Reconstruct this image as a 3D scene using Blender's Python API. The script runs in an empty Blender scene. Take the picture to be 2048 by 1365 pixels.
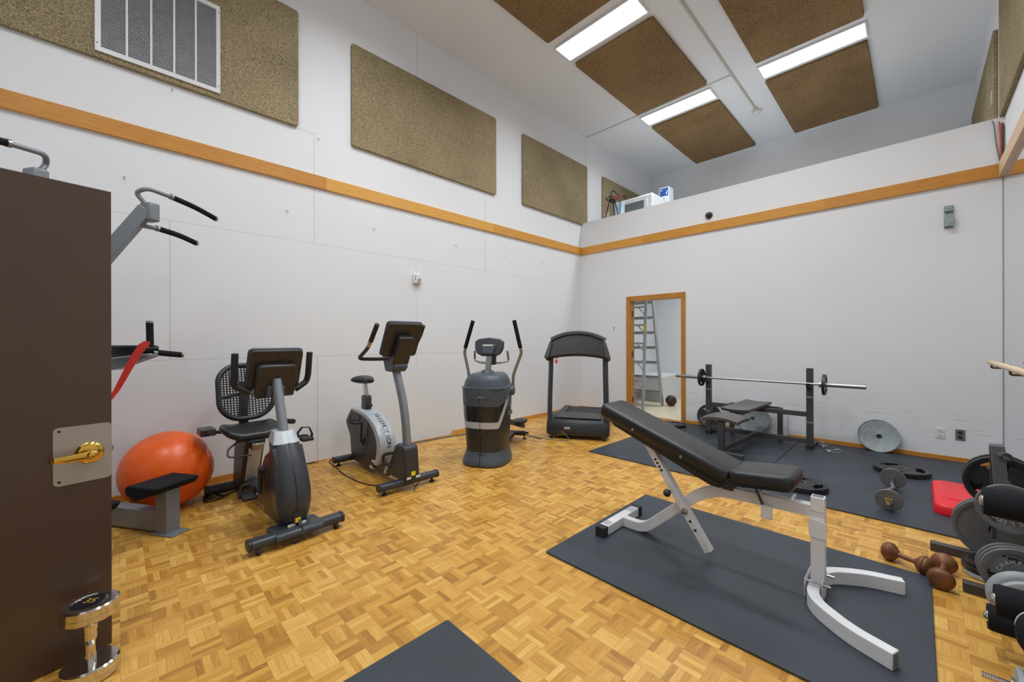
import bpy, bmesh, math, random
from mathutils import Vector, Matrix, noise
random.seed(7)
S = bpy.context.scene
C = S.collection
R = math.radians
PI = math.pi
# ------------------------------------------------------------------ camera, world, exposure
cd = bpy.data.cameras.new('camera'); cam = bpy.data.objects.new('camera', cd); C.objects.link(cam)
cd.sensor_width = 36.0; cd.lens = 14.045; cd.clip_start = 0.02; cd.clip_end = 60
cam.location = (0, 0, 1.3)
cam.rotation_euler = (Matrix.Rotation(R(45.4), 4, 'Z') @ Matrix.Rotation(R(90), 4, 'X') @ Matrix.Rotation(R(-0.10), 4, 'Z')).to_euler()
S.camera = cam
S.view_settings.view_transform = 'Standard'; S.view_settings.look = 'None'
S.view_settings.gamma = 1.0; S.view_settings.use_curve_mapping = False
S.view_settings.exposure = 0.0
W = bpy.data.worlds.new('world'); S.world = W; W.use_nodes = True
W.node_tree.nodes['Background'].inputs[0].default_value = (0.75, 0.8, 0.9, 1)
W.node_tree.nodes['Background'].inputs[1].default_value = 0.25
LAMP = 27.0          # power of one ceiling lamp
XL, YB, XR, ZC = -4.54, 6.357, 0.623, 5.28
YF, YL = -0.95, 9.32
# ------------------------------------------------------------------ colour and materials
def lin(c):
    c = c / 255.0
    return c / 12.92 if c <= 0.04045 else ((c + 0.055) / 1.055) ** 2.4
def col(r, g, b): return (lin(r), lin(g), lin(b), 1)
MATS = {}
def nodes(m):
    nt = m.node_tree; return nt, nt.nodes, nt.links, nt.nodes['Principled BSDF']
def mat(name, rgb, rough=0.5, metal=0.0, var=0.06, vs=12.0, bump=0.0, bs=80.0, coat=0.0, spec=0.5):
    if name in MATS: return MATS[name]
    m = bpy.data.materials.new(name); m.use_nodes = True
    nt, N, L, P = nodes(m)
    tc = N.new('ShaderNodeTexCoord')
    nz = N.new('ShaderNodeTexNoise'); nz.inputs['Scale'].default_value = vs; nz.inputs['Detail'].default_value = 4
    L.new(tc.outputs['Object'], nz.inputs['Vector'])
    mr = N.new('ShaderNodeMapRange'); mr.inputs['To Min'].default_value = 1 - var; mr.inputs['To Max'].default_value = 1 + var
    mr.inputs['From Min'].default_value = 0.3; mr.inputs['From Max'].default_value = 0.7
    L.new(nz.outputs[0], mr.inputs['Value'])
    mx = N.new('ShaderNodeMix'); mx.data_type = 'RGBA'; mx.blend_type = 'MULTIPLY'; mx.inputs[0].default_value = 1
    mx.inputs[6].default_value = col(*rgb); L.new(mr.outputs[0], mx.inputs[7])
    L.new(mx.outputs[2], P.inputs['Base Color'])
    P.inputs['Roughness'].default_value = rough; P.inputs['Metallic'].default_value = metal
    P.inputs['Specular IOR Level'].default_value = spec
    if coat: P.inputs['Coat Weight'].default_value = coat; P.inputs['Coat Roughness'].default_value = 0.15
    if bump:
        n2 = N.new('ShaderNodeTexNoise'); n2.inputs['Scale'].default_value = bs; n2.inputs['Detail'].default_value = 6
        L.new(tc.outputs['Object'], n2.inputs['Vector'])
        b = N.new('ShaderNodeBump'); b.inputs['Strength'].default_value = bump; b.inputs['Distance'].default_value = 0.002
        L.new(n2.outputs[0], b.inputs['Height']); L.new(b.outputs[0], P.inputs['Normal'])
    MATS[name] = m
    return m
def mth(N, L, op, a, b=None, c=None):
    n = N.new('ShaderNodeMath'); n.operation = op
    for i, v in enumerate((a, b, c)):
        if v is None: continue
        if isinstance(v, (int, float)): n.inputs[i].default_value = v
        else: L.new(v, n.inputs[i])
    return n.outputs[0]
def pos_xyz(N, L):
    g = N.new('ShaderNodeNewGeometry'); s = N.new('ShaderNodeSeparateXYZ'); L.new(g.outputs['Position'], s.inputs[0])
    return g, s.outputs[0], s.outputs[1], s.outputs[2]

def wall_mat(name, rgb, seams=(), axis='y', scuffs=False):
    m = mat(name, rgb, 0.62, var=0.012, vs=1.3, bump=0.12, bs=120, spec=0.3)
    nt, N, L, P = nodes(m)
    g, X, Y, Z = pos_xyz(N, L)
    H = Y if axis == 'y' else X
    cur = P.inputs['Base Color'].links[0].from_socket
    tot = None
    for kind, p, a, b, w in seams:
        if kind == 'v': d = mth(N, L, 'COMPARE', H, p, w); lo = mth(N, L, 'GREATER_THAN', Z, a); hi = mth(N, L, 'LESS_THAN', Z, b)
        else: d = mth(N, L, 'COMPARE', Z, p, w); lo = mth(N, L, 'GREATER_THAN', H, a); hi = mth(N, L, 'LESS_THAN', H, b)
        v = mth(N, L, 'MULTIPLY', mth(N, L, 'MULTIPLY', d, lo), hi)
        tot = v if tot is None else mth(N, L, 'MAXIMUM', tot, v)
    if tot is not None:
        mx = N.new('ShaderNodeMix'); mx.data_type = 'RGBA'; mx.inputs[7].default_value = col(120, 120, 122)
        L.new(mth(N, L, 'MULTIPLY', tot, 0.55), mx.inputs[0]); L.new(cur, mx.inputs[6]); L.new(mx.outputs[2], P.inputs['Base Color'])
        cur = mx.outputs[2]
    # dirt and scuff marks low on the wall
    mp = N.new('ShaderNodeMapping'); L.new(g.outputs['Position'], mp.inputs[0])
    mp.inputs['Scale'].default_value = (1.6, 1.6, 38) if scuffs else (5, 5, 6)
    nz = N.new('ShaderNodeTexNoise'); nz.inputs['Scale'].default_value = 3.2; nz.inputs['Detail'].default_value = 7; nz.inputs['Roughness'].default_value = .6
    L.new(mp.outputs[0], nz.inputs['Vector'])
    k = mth(N, L, 'GREATER_THAN', nz.outputs[0], 0.635 if scuffs else 0.7)
    zlo, zhi = (0.27, 0.5) if scuffs else (0.0, 0.16)
    band = mth(N, L, 'MULTIPLY', mth(N, L, 'GREATER_THAN', Z, zlo), mth(N, L, 'LESS_THAN', Z, zhi))
    mx = N.new('ShaderNodeMix'); mx.data_type = 'RGBA'; mx.inputs[7].default_value = col(118, 112, 106)
    L.new(mth(N, L, 'MULTIPLY', mth(N, L, 'MULTIPLY', k, band), 0.55), mx.inputs[0]); L.new(cur, mx.inputs[6]); L.new(mx.outputs[2], P.inputs['Base Color'])
    return m

def floor_mat():
    m = bpy.data.materials.new('oak_parquet'); m.use_nodes = True
    nt, N, L, P = nodes(m)
    g, X, Y, Z = pos_xyz(N, L)
    B = 0.1055
    u = mth(N, L, 'DIVIDE', mth(N, L, 'ADD', X, 20.0), B); v = mth(N, L, 'DIVIDE', mth(N, L, 'ADD', Y, 20.04), B)
    iu = mth(N, L, 'FLOOR', u); iv = mth(N, L, 'FLOOR', v)
    fu = mth(N, L, 'FRACT', u); fv = mth(N, L, 'FRACT', v)
    chk = mth(N, L, 'MODULO', mth(N, L, 'ADD', iu, iv), 2.0)
    def sel(a, b):   # chk ? a : b
        return mth(N, L, 'ADD', mth(N, L, 'MULTIPLY', chk, a), mth(N, L, 'MULTIPLY', mth(N, L, 'SUBTRACT', 1.0, chk), b))
    across = sel(fu, fv)
    s = mth(N, L, 'MULTIPLY', across, 4.0); isr = mth(N, L, 'FLOOR', s); fs = mth(N, L, 'FRACT', s)
    along = sel(fv, fu)
    cb = N.new('ShaderNodeCombineXYZ'); L.new(iu, cb.inputs[0]); L.new(iv, cb.inputs[1]); L.new(isr, cb.inputs[2])
    wn = N.new('ShaderNodeTexWhiteNoise'); L.new(cb.outputs[0], wn.inputs['Vector'])
    cb2 = N.new('ShaderNodeCombineXYZ'); L.new(iu, cb2.inputs[0]); L.new(iv, cb2.inputs[1])
    wb = N.new('ShaderNodeTexWhiteNoise'); L.new(cb2.outputs[0], wb.inputs['Vector'])
    # grain: coordinates stretched along the strip
    gx = sel(Y, X); gy = sel(X, Y)
    cg = N.new('ShaderNodeCombineXYZ'); L.new(mth(N, L, 'MULTIPLY', gx, 14.0), cg.inputs[0]); L.new(mth(N, L, 'MULTIPLY', gy, 260.0), cg.inputs[1]); L.new(mth(N, L, 'MULTIPLY', wn.outputs[0], 50.0), cg.inputs[2])
    gn = N.new('ShaderNodeTexNoise'); gn.inputs['Scale'].default_value = 1.0; gn.inputs['Detail'].default_value = 4; L.new(cg.outputs[0], gn.inputs['Vector'])
    big = N.new('ShaderNodeTexNoise'); big.inputs['Scale'].default_value = 0.7; big.inputs['Detail'].default_value = 2; L.new(g.outputs['Position'], big.inputs['Vector'])
    t = mth(N, L, 'ADD', mth(N, L, 'MULTIPLY', wn.outputs[0], 0.48), mth(N, L, 'ADD', mth(N, L, 'MULTIPLY', wb.outputs[0], 0.20), 0.06))
    t = mth(N, L, 'ADD', t, mth(N, L, 'MULTIPLY', mth(N, L, 'SUBTRACT', gn.outputs[0], 0.5), 0.75))
    t = mth(N, L, 'ADD', t, mth(N, L, 'MULTIPLY', mth(N, L, 'SUBTRACT', big.outputs[0], 0.5), 0.25))
    cr = N.new('ShaderNodeValToRGB'); e = cr.color_ramp.elements
    e[0].position = 0.0; e[0].color = col(152, 104, 40)
    e[1].position = 1.0; e[1].color = col(240, 202, 120)
    a = e.new(0.3); a.color = col(196, 142, 58)
    a = e.new(0.62); a.color = col(218, 168, 82)
    L.new(t, cr.inputs[0])
    edge = mth(N, L, 'MAXIMUM', mth(N, L, 'LESS_THAN', fs, 0.035), mth(N, L, 'LESS_THAN', along, 0.012))
    edge = mth(N, L, 'MULTIPLY', edge, mth(N, L, 'MULTIPLY', wb.outputs[0], 0.75))
    mx = N.new('ShaderNodeMix'); mx.data_type = 'RGBA'; mx.inputs[7].default_value = col(90, 58, 26)
    L.new(edge, mx.inputs[0]); L.new(cr.outputs[0], mx.inputs[6])
    # worn grey patches and scratches
    mp = N.new('ShaderNodeMapping'); mp.inputs['Scale'].default_value = (3, 3, 3); L.new(g.outputs['Position'], mp.inputs[0])
    wz = N.new('ShaderNodeTexNoise'); wz.inputs['Scale'].default_value = 2.2; wz.inputs['Detail'].default_value = 9; wz.inputs['Roughness'].default_value = .7
    L.new(mp.outputs[0], wz.inputs['Vector'])
    wk = mth(N, L, 'MULTIPLY', mth(N, L, 'GREATER_THAN', wz.outputs[0], 0.7), 0.4)
    mx2 = N.new('ShaderNodeMix'); mx2.data_type = 'RGBA'; mx2.inputs[7].default_value = col(128, 108, 84)
    L.new(wk, mx2.inputs[0]); L.new(mx.outputs[2], mx2.inputs[6]); L.new(mx2.outputs[2], P.inputs['Base Color'])
    P.inputs['Roughness'].default_value = 0.33; P.inputs['Specular IOR Level'].default_value = 0.45
    rr = mth(N, L, 'ADD', 0.26, mth(N, L, 'MULTIPLY', gn.outputs[0], 0.22)); L.new(rr, P.inputs['Roughness'])
    b = N.new('ShaderNodeBump'); b.inputs['Strength'].default_value = 0.25; b.inputs['Distance'].default_value = 0.001
    L.new(mth(N, L, 'SUBTRACT', mth(N, L, 'MULTIPLY', gn.outputs[0], 0.4), edge), b.inputs['Height']); L.new(b.outputs[0], P.inputs['Normal'])
    return m

def oak_mat(name, c1, c2, axis):
    m = bpy.data.materials.new(name); m.use_nodes = True
    nt, N, L, P = nodes(m)
    g, X, Y, Z = pos_xyz(N, L)
    A = X if axis == 'x' else Y
    cg = N.new('ShaderNodeCombineXYZ'); L.new(mth(N, L, 'MULTIPLY', A, 0.7), cg.inputs[0]); L.new(mth(N, L, 'MULTIPLY', Z, 9.0), cg.inputs[1])
    w = N.new('ShaderNodeTexWave'); w.wave_type = 'RINGS'; w.inputs['Scale'].default_value = 3.2; w.inputs['Distortion'].default_value = 5; w.inputs['Detail'].default_value = 3
    L.new(cg.outputs[0], w.inputs['Vector'])
    cg2 = N.new('ShaderNodeCombineXYZ'); L.new(mth(N, L, 'MULTIPLY', A, 4.0), cg2.inputs[0]); L.new(mth(N, L, 'MULTIPLY', Z, 160.0), cg2.inputs[1])
    nz = N.new('ShaderNodeTexNoise'); nz.inputs['Scale'].default_value = 1; nz.inputs['Detail'].default_value = 5; L.new(cg2.outputs[0], nz.inputs['Vector'])
    brd = N.new('ShaderNodeTexWhiteNoise'); brd.noise_dimensions = '1D'; L.new(mth(N, L, 'FLOOR', mth(N, L, 'DIVIDE', mth(N, L, 'ADD', A, 30.1), 2.44)), brd.inputs['W'])
    t = mth(N, L, 'ADD', mth(N, L, 'MULTIPLY', w.outputs[0], 0.55), mth(N, L, 'MULTIPLY', nz.outputs[0], 0.75))
    t = mth(N, L, 'ADD', t, mth(N, L, 'MULTIPLY', mth(N, L, 'SUBTRACT', brd.outputs[0], 0.75), 0.5))
    mx = N.new('ShaderNodeMix'); mx.data_type = 'RGBA'; mx.inputs[6].default_value = col(*c1); mx.inputs[7].default_value = col(*c2)
    L.new(t, mx.inputs[0]); L.new(mx.outputs[2], P.inputs['Base Color'])
    P.inputs['Roughness'].default_value = 0.38
    return m

def carpet_mat(name, c1, c2):
    m = bpy.data.materials.new(name); m.use_nodes = True
    nt, N, L, P = nodes(m)
    g, X, Y, Z = pos_xyz(N, L)
    n1 = N.new('ShaderNodeTexNoise'); n1.inputs['Scale'].default_value = 105; n1.inputs['Detail'].default_value = 3; n1.inputs['Distortion'].default_value = 1.6
    L.new(g.outputs['Position'], n1.inputs['Vector'])
    n2 = N.new('ShaderNodeTexNoise'); n2.inputs['Scale'].default_value = 1.6; n2.inputs['Detail'].default_value = 5
    L.new(g.outputs['Position'], n2.inputs['Vector'])
    t = mth(N, L, 'ADD', mth(N, L, 'MULTIPLY', mth(N, L, 'SUBTRACT', n1.outputs[0], 0.5), 2.7), 0.5)
    t = mth(N, L, 'ADD', t, mth(N, L, 'MULTIPLY', mth(N, L, 'SUBTRACT', n2.outputs[0], 0.5), 0.5))
    cl = N.new('ShaderNodeClamp'); L.new(t, cl.inputs[0])
    mx = N.new('ShaderNodeMix'); mx.data_type = 'RGBA'; mx.inputs[6].default_value = col(*c1); mx.inputs[7].default_value = col(*c2)
    L.new(cl.outputs[0], mx.inputs[0]); L.new(mx.outputs[2], P.inputs['Base Color'])
    P.inputs['Roughness'].default_value = 0.95; P.inputs['Specular IOR Level'].default_value = 0.1
    b = N.new('ShaderNodeBump'); b.inputs['Strength'].default_value = 0.8; b.inputs['Distance'].default_value = 0.006
    L.new(n1.outputs[0], b.inputs['Height']); L.new(b.outputs[0], P.inputs['Normal'])
    return m

def rubber_mat(name, rgb, tread):
    m = mat(name, rgb, 0.5, var=0.18, vs=3, spec=0.5)
    nt, N, L, P = nodes(m)
    g, X, Y, Z = pos_xyz(N, L)
    b = N.new('ShaderNodeBump')
    if tread:
        s = 2 * PI / 0.032
        a = mth(N, L, 'MULTIPLY', mth(N, L, 'SINE', mth(N, L, 'MULTIPLY', X, s)), mth(N, L, 'SINE', mth(N, L, 'MULTIPLY', Y, s)))
        a = mth(N, L, 'GREATER_THAN', mth(N, L, 'ABSOLUTE', a), 0.35)
        b.inputs['Strength'].default_value = 0.8; b.inputs['Distance'].default_value = 0.003
    else:
        n = N.new('ShaderNodeTexNoise'); n.inputs['Scale'].default_value = 220; n.inputs['Detail'].default_value = 4; L.new(g.outputs['Position'], n.inputs['Vector'])
        a = n.outputs[0]; b.inputs['Strength'].default_value = 0.35; b.inputs['Distance'].default_value = 0.001
    L.new(a, b.inputs['Height']); L.new(b.outputs[0], P.inputs['Normal'])
    return m

def emit_mat(name, rgb, strength):
    m = bpy.data.materials.new(name); m.use_nodes = True
    nt, N, L, P = nodes(m)
    tc = N.new('ShaderNodeTexCoord'); w = N.new('ShaderNodeTexWave'); w.bands_direction = 'Y'; w.inputs['Scale'].default_value = 20
    L.new(tc.outputs['Object'], w.inputs['Vector'])
    mr = N.new('ShaderNodeMapRange'); mr.inputs['To Min'].default_value = strength * .95; mr.inputs['To Max'].default_value = strength * 1.05
    L.new(w.outputs[0], mr.inputs['Value'])
    P.inputs['Base Color'].default_value = (.8, .8, .8, 1); P.inputs['Emission Color'].default_value = (*rgb, 1)
    L.new(mr.outputs[0], P.inputs['Emission Strength'])
    return m

PAINT = wall_mat('white_wall_left', (232, 233, 236), [('h', 1.141, -0.9, 6.4, .0016), ('h', 2.35, -0.9, 6.4, .0014), ('v', 0.32, 1.141, 2.35, .0022), ('v', 1.53, 0, 1.141, .003), ('v', 1.5, 2.35, 3.53, .0022), ('v', 3.915, 2.35, 3.53, .0026), ('v', 2.74, .9, 2.35, .0016), ('v', 2.755, 4.6, 5.28, .002), ('v', 6.515, 3.5, 5.28, .006), ('h', 3.53, 1.34, 1.53, .002)])
PAINTB = wall_mat('white_wall_back', (232, 233, 236), [('v', -3.0, 9, 10, .001)], 'x', True)
PAINTP = mat('white_paint_plain', (232, 233, 236), 0.62, var=0.012, vs=1.3, bump=.1, bs=120, spec=.3)
CEILM = mat('ceiling_paint', (234, 236, 239), 0.7, var=0.015, vs=1.0, bump=.1, bs=90, spec=.2)
FLOORM = floor_mat()
OAKX = oak_mat('oak_trim_along_back', (176, 104, 20), (238, 180, 82), 'x')
OAKY = oak_mat('oak_trim_along_side', (174, 102, 20), (240, 184, 92), 'y')
OAKL = oak_mat('pale_oak_trim', (206, 172, 132), (226, 196, 160), 'y')
CARP = carpet_mat('tan_carpet_panel', (80, 69, 49), (200, 182, 146))
CARPC = carpet_mat('brown_carpet_panel', (72, 55, 34), (184, 152, 110))
WHITEM = mat('white_enamel', (226, 226, 228), 0.35, var=.02)
RUB = rubber_mat('black_rubber_mat', (53, 60, 69), True)
RUBP = rubber_mat('black_rubber_smooth', (51, 58, 67), False)
BLK = mat('black_plastic', (40, 42, 46), 0.42, var=.05, bump=.1, bs=300)
BLKM = mat('matte_black_rubber', (32, 33, 36), 0.6, var=.06, bump=.2, bs=200)
VINYL = mat('black_vinyl', (30, 31, 34), 0.36, var=.08, vs=6, bump=.08, bs=160)
VINYLG = mat('grey_worn_vinyl', (92, 86, 86), 0.42, var=.08, vs=8, bump=.08, bs=120)
SLATE = mat('slate_plastic', (72, 80, 90), 0.4, var=.04, bump=.08, bs=260)
SLATED = mat('dark_slate_plastic', (52, 56, 62), 0.36, var=.04, bump=.08, bs=260)
DBROWN = mat('dark_shroud', (46, 44, 46), 0.36, var=.05, bump=.06, bs=260)
SILV = mat('silver_paint', (186, 192, 198), 0.36, metal=.2, var=.03)
STEEL = mat('brushed_steel', (168, 170, 172), 0.32, metal=1, var=.04, vs=30)
CHROME = mat('chrome', (214, 210, 206), 0.14, metal=1, var=.05, vs=20)
GREYT = mat('grey_powder_tube', (130, 136, 143), 0.42, metal=.3, var=.03)
DGREYT = mat('dark_grey_frame', (66, 65, 66), 0.45, var=.06, vs=9)
BRASS = mat('polished_brass', (220, 178, 82), 0.16, metal=1, var=.05)
BRONZE = mat('bronze_paint', (122, 78, 50), 0.46, metal=.3, var=.12, vs=14, bump=.25, bs=60)
IRON = mat('grey_cast_iron', (104, 106, 108), 0.5, metal=.25, var=.1, vs=16, bump=.4, bs=120)
IRONL = mat('pale_worn_iron', (166, 176, 178), 0.55, metal=.1, var=.14, vs=26, bump=.5, bs=50)
IRONB = mat('black_cast_iron', (34, 34, 37), 0.35, var=.08, bump=.3, bs=110)
ORANGE = mat('orange_rubber', (236, 96, 26), 0.34, var=.03, vs=5, bump=.05, bs=20)
REDP = mat('red_plastic', (232, 30, 44), 0.38, var=.03)
REDB = mat('red_latex', (200, 48, 40), 0.45, var=.05)
DOORM = mat('dark_brown_door_paint', (80, 62, 50), 0.3, var=.06, vs=3, bump=.15, bs=70)
ALU = mat('ladder_aluminium', (186, 190, 192), 0.4, metal=.6, var=.05)
CREAM = mat('cream_tile_floor', (226, 214, 188), 0.35, var=.04, vs=4)
YEL = mat('yellow_sticker', (240, 216, 40), 0.5)
WST = mat('white_sticker', (228, 228, 226), 0.5)
BLUEP = mat('blue_print', (44, 84, 150), 0.45)
CARD = mat('white_carton', (220, 228, 236), 0.5)
BEIGEW = mat('pale_birch_rail', (222, 200, 168), 0.45, var=.06, vs=14)
FOAM = mat('black_foam', (28, 29, 33), 0.85, var=.12, vs=60, bump=.6, bs=140, spec=.2)
GREYR = mat('grey_vinyl_weight', (156, 160, 164), 0.45, var=.06)
DARK = mat('dark_void', (14, 14, 15), 0.8)
BLUEG = mat('galvanised_paint', (150, 166, 166), 0.5, metal=.2, var=.15, vs=40)
MEDB = mat('black_red_ball', (40, 36, 36), 0.5, var=.3, vs=8)
GOLD = mat('gold_print', (206, 160, 60), 0.4, metal=.4)
# ------------------------------------------------------------------ mesh helpers
class G:
    def __init__(s): s.v = []; s.f = []
    def add(s, vs, fs, M=None):
        o = len(s.v)
        s.v += [tuple(M @ Vector(v)) if M else tuple(v) for v in vs]
        s.f += [tuple(i + o for i in f) for f in fs]; return s
    def box(s, a, b, M=None):
        x0, y0, z0 = a; x1, y1, z1 = b
        vs = [(x0, y0, z0), (x1, y0, z0), (x1, y1, z0), (x0, y1, z0), (x0, y0, z1), (x1, y0, z1), (x1, y1, z1), (x0, y1, z1)]
        return s.add(vs, [(3, 2, 1, 0), (4, 5, 6, 7), (0, 1, 5, 4), (1, 2, 6, 5), (2, 3, 7, 6), (3, 0, 4, 7)], M)
    def prism(s, poly, a, b, axis='y', M=None):
        # poly: 2D points; axis 'y': (x,z) extruded in y ; 'x': (y,z) ; 'z': (x,y)
        n = len(poly)
        def P(p, t): return {'y': (p[0], t, p[1]), 'x': (t, p[0], p[1]), 'z': (p[0], p[1], t)}[axis]
        vs = [P(p, a) for p in poly] + [P(p, b) for p in poly]
        fs = [tuple(range(n))[::-1], tuple(range(n, 2 * n))] + [(i, (i + 1) % n, n + (i + 1) % n, n + i) for i in range(n)]
        return s.add(vs, fs, M)
    def loft(s, rings, cap=True, closed=True):
        n = len(rings[0]); vs = [p for r in rings for p in r]; fs = []
        for k in range(len(rings) - 1):
            for i in range(n if closed else n - 1):
                j = (i + 1) % n
                fs.append((k * n + i, k * n + j, (k + 1) * n + j, (k + 1) * n + i))
        if cap and closed: fs += [tuple(range(n))[::-1], tuple(range((len(rings) - 1) * n, len(rings) * n))]
        return s.add(vs, fs)
    def sweep(s, pts, sec, up=(0, 0, 1), cap=True, rad=None, loop=False):
        pts = [Vector(p) for p in pts]; n = len(pts); rings = []
        prev = None
        for i, p in enumerate(pts):
            if loop: t = (pts[(i + 1) % n] - pts[i - 1]).normalized()
            elif i == 0: t = (pts[1] - pts[0]).normalized()
            elif i == n - 1: t = (pts[-1] - pts[-2]).normalized()
            else: t = ((pts[i + 1] - p).normalized() + (p - pts[i - 1]).normalized()).normalized()
            if prev is None:
                u = Vector(up); u = u - t * u.dot(t)
                if u.length < 1e-4: u = Vector((1, 0, 0)) - t * t.x
                if u.length < 1e-4: u = Vector((0, 1, 0))
                u.normalize()
            else:
                u = prev - t * prev.dot(t); u.normalize()
            prev = u; w = t.cross(u)
            k = rad[i] if rad else 1
            rings.append([tuple(p + w * a * k + u * b * k) for a, b in sec])
        if loop: rings.append(rings[0])
        return s.loft(rings, cap=cap and not loop)
    def tube(s, pts, r, n=14, cap=True, rad=None, loop=False, up=(0, 0, 1)):
        return s.sweep(pts, [(r * math.cos(2 * PI * i / n), r * math.sin(2 * PI * i / n)) for i in range(n)], up, cap, rad, loop)
    def rtube(s, pts, w, h, up=(0, 0, 1), cap=True, hollow=False):
        a, b = w / 2, h / 2
        s.sweep(pts, [(-a, -b), (a, -b), (a, b), (-a, b)], up, cap)
        return s
    def lathe(s, prof, M=None, n=40):
        vs = []; fs = []
        for r, z in prof:
            for i in range(n): vs.append((r * math.cos(2 * PI * i / n), r * math.sin(2 * PI * i / n), z))
        for k in range(len(prof) - 1):
            for i in range(n):
                j = (i + 1) % n; fs.append((k * n + i, k * n + j, (k + 1) * n + j, (k + 1) * n + i))
        if prof[0][0] > 1e-6: fs.append(tuple(range(n))[::-1])
        if prof[-1][0] > 1e-6: fs.append(tuple(range((len(prof) - 1) * n, len(prof) * n)))
        return s.add(vs, fs, M)
    def ring(s, prof, M=None, n=40):   # closed profile revolved (a torus-like solid)
        m = len(prof); vs = []; fs = []
        for i in range(n):
            for r, z in prof: vs.append((r * math.cos(2 * PI * i / n), r * math.sin(2 * PI * i / n), z))
        for i in range(n):
            for k in range(m):
                a = i * m + k; b = i * m + (k + 1) % m; c = ((i + 1) % n) * m + (k + 1) % m; d = ((i + 1) % n) * m + k
                fs.append((a, d, c, b))
        return s.add(vs, fs, M)
def T(x=0, y=0, z=0): return Matrix.Translation((x, y, z))
def Rx(a): return Matrix.Rotation(R(a), 4, 'X')
def Ry(a): return Matrix.Rotation(R(a), 4, 'Y')
def Rz(a): return Matrix.Rotation(R(a), 4, 'Z')
def frame_from(zdir, at, up=(0, 0, 1)):   # matrix whose Z points along zdir
    z = Vector(zdir).normalized(); u = Vector(up)
    x = u.cross(z)
    if x.length < 1e-4: x = Vector((1, 0, 0)).cross(z)
    x.normalize(); y = z.cross(x)
    m = Matrix((x, y, z)).transposed().to_4x4(); m.translation = Vector(at); return m
def smooth_path(pts, k=6):
    pts = [Vector(p) for p in pts]; out = []
    P = [pts[0]] + pts + [pts[-1]]
    for i in range(1, len(P) - 2):
        for j in range(k):
            t = j / k; a, b, c, d = P[i - 1], P[i], P[i + 1], P[i + 2]
            out.append(0.5 * ((2 * b) + (-a + c) * t + (2 * a - 5 * b + 4 * c - d) * t * t + (-a + 3 * b - 3 * c + d) * t ** 3))
    out.append(pts[-1]); return out
def round_path(pts, r=0.05, k=6):      # straight runs with rounded corners
    pts = [Vector(p) for p in pts]; out = [pts[0]]
    for i in range(1, len(pts) - 1):
        a = (pts[i - 1] - pts[i]); b = (pts[i + 1] - pts[i]); d = min(r, a.length * .45, b.length * .45)
        p0 = pts[i] + a.normalized() * d; p2 = pts[i] + b.normalized() * d
        for j in range(k + 1):
            t = j / k; out.append((1 - t) ** 2 * p0 + 2 * t * (1 - t) * pts[i] + t * t * p2)
    out.append(pts[-1]); return out
def sellipse(cx, cy, z, rx, ry, e=3.0, n=36):
    o = []
    for i in range(n):
        a = 2 * PI * i / n; c, s_ = math.cos(a), math.sin(a)
        o.append((cx + rx * math.copysign(abs(c) ** (2 / e), c), cy + ry * math.copysign(abs(s_) ** (2 / e), s_), z))
    return o
def rrect(w, h, r, k=5):
    o = []
    for cx, cy, a0 in ((w / 2 - r, h / 2 - r, 0), (-w / 2 + r, h / 2 - r, 90), (-w / 2 + r, -h / 2 + r, 180), (w / 2 - r, -h / 2 + r, 270)):
        for j in range(k + 1):
            a = R(a0 + 90 * j / k); o.append((cx + r * math.cos(a), cy + r * math.sin(a)))
    return o
def obj(name, g, m, parent=None, bevel=0.0, seg=2, ang=38, flat=False, label=None):
    me = bpy.data.meshes.new(name); me.from_pydata(g.v, [], g.f); me.update()
    bm = bmesh.new(); bm.from_mesh(me); bmesh.ops.recalc_face_normals(bm, faces=bm.faces); bm.to_mesh(me); bm.free()
    top = parent
    while top is not None and top.parent is not None: top = top.parent
    if top is not None and top.get('_w'): me.transform(WM[top.name])
    if not flat:
        me.shade_smooth(); me.set_sharp_from_angle(angle=R(ang))
    me.materials.append(m)
    o = bpy.data.objects.new(name, me); C.objects.link(o)
    if parent is not None: o.parent = parent
    if bevel:
        b = o.modifiers.new('bevel', 'BEVEL'); b.width = bevel; b.segments = seg; b.limit_method = 'ANGLE'; b.angle_limit = R(35)
    if label: o['label'] = label
    return o
WM = {}
def thing(name, label, cat, loc=(0, 0, 0), rotz=0.0, group=None, world=False):
    o = bpy.data.objects.new(name, None); C.objects.link(o); o.location = loc; o.rotation_euler = (0, 0, R(rotz))
    o.empty_display_size = 0.1
    o['label'] = label; o['category'] = cat
    if group: o['group'] = group
    if world:
        o['_w'] = 1; WM[o.name] = (T(*loc) @ Rz(rotz)).inverted()
    return o
def tag(o, label, cat, group=None):
    o['label'] = label; o['category'] = cat
    if group: o['group'] = group
    return o
def struct(name, g, m, bevel=0.0, flat=True):
    o = obj(name, g, m, None, bevel, flat=flat); o['kind'] = 'structure'; return o
def text_g(txt, size, M, depth=0.0008, align='CENTER', sx=1.0):
    cu = bpy.data.curves.new('lettering', 'FONT'); cu.body = txt; cu.size = size; cu.extrude = depth; cu.align_x = align; cu.align_y = 'CENTER'
    o = bpy.data.objects.new('lettering', cu); me = bpy.data.meshes.new_from_object(o)
    g = G(); g.add([(v.co.x * sx, v.co.y, v.co.z) for v in me.vertices], [tuple(p.vertices) for p in me.polygons], M)
    bpy.data.objects.remove(o); bpy.data.curves.remove(cu); bpy.data.meshes.remove(me); return g
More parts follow.
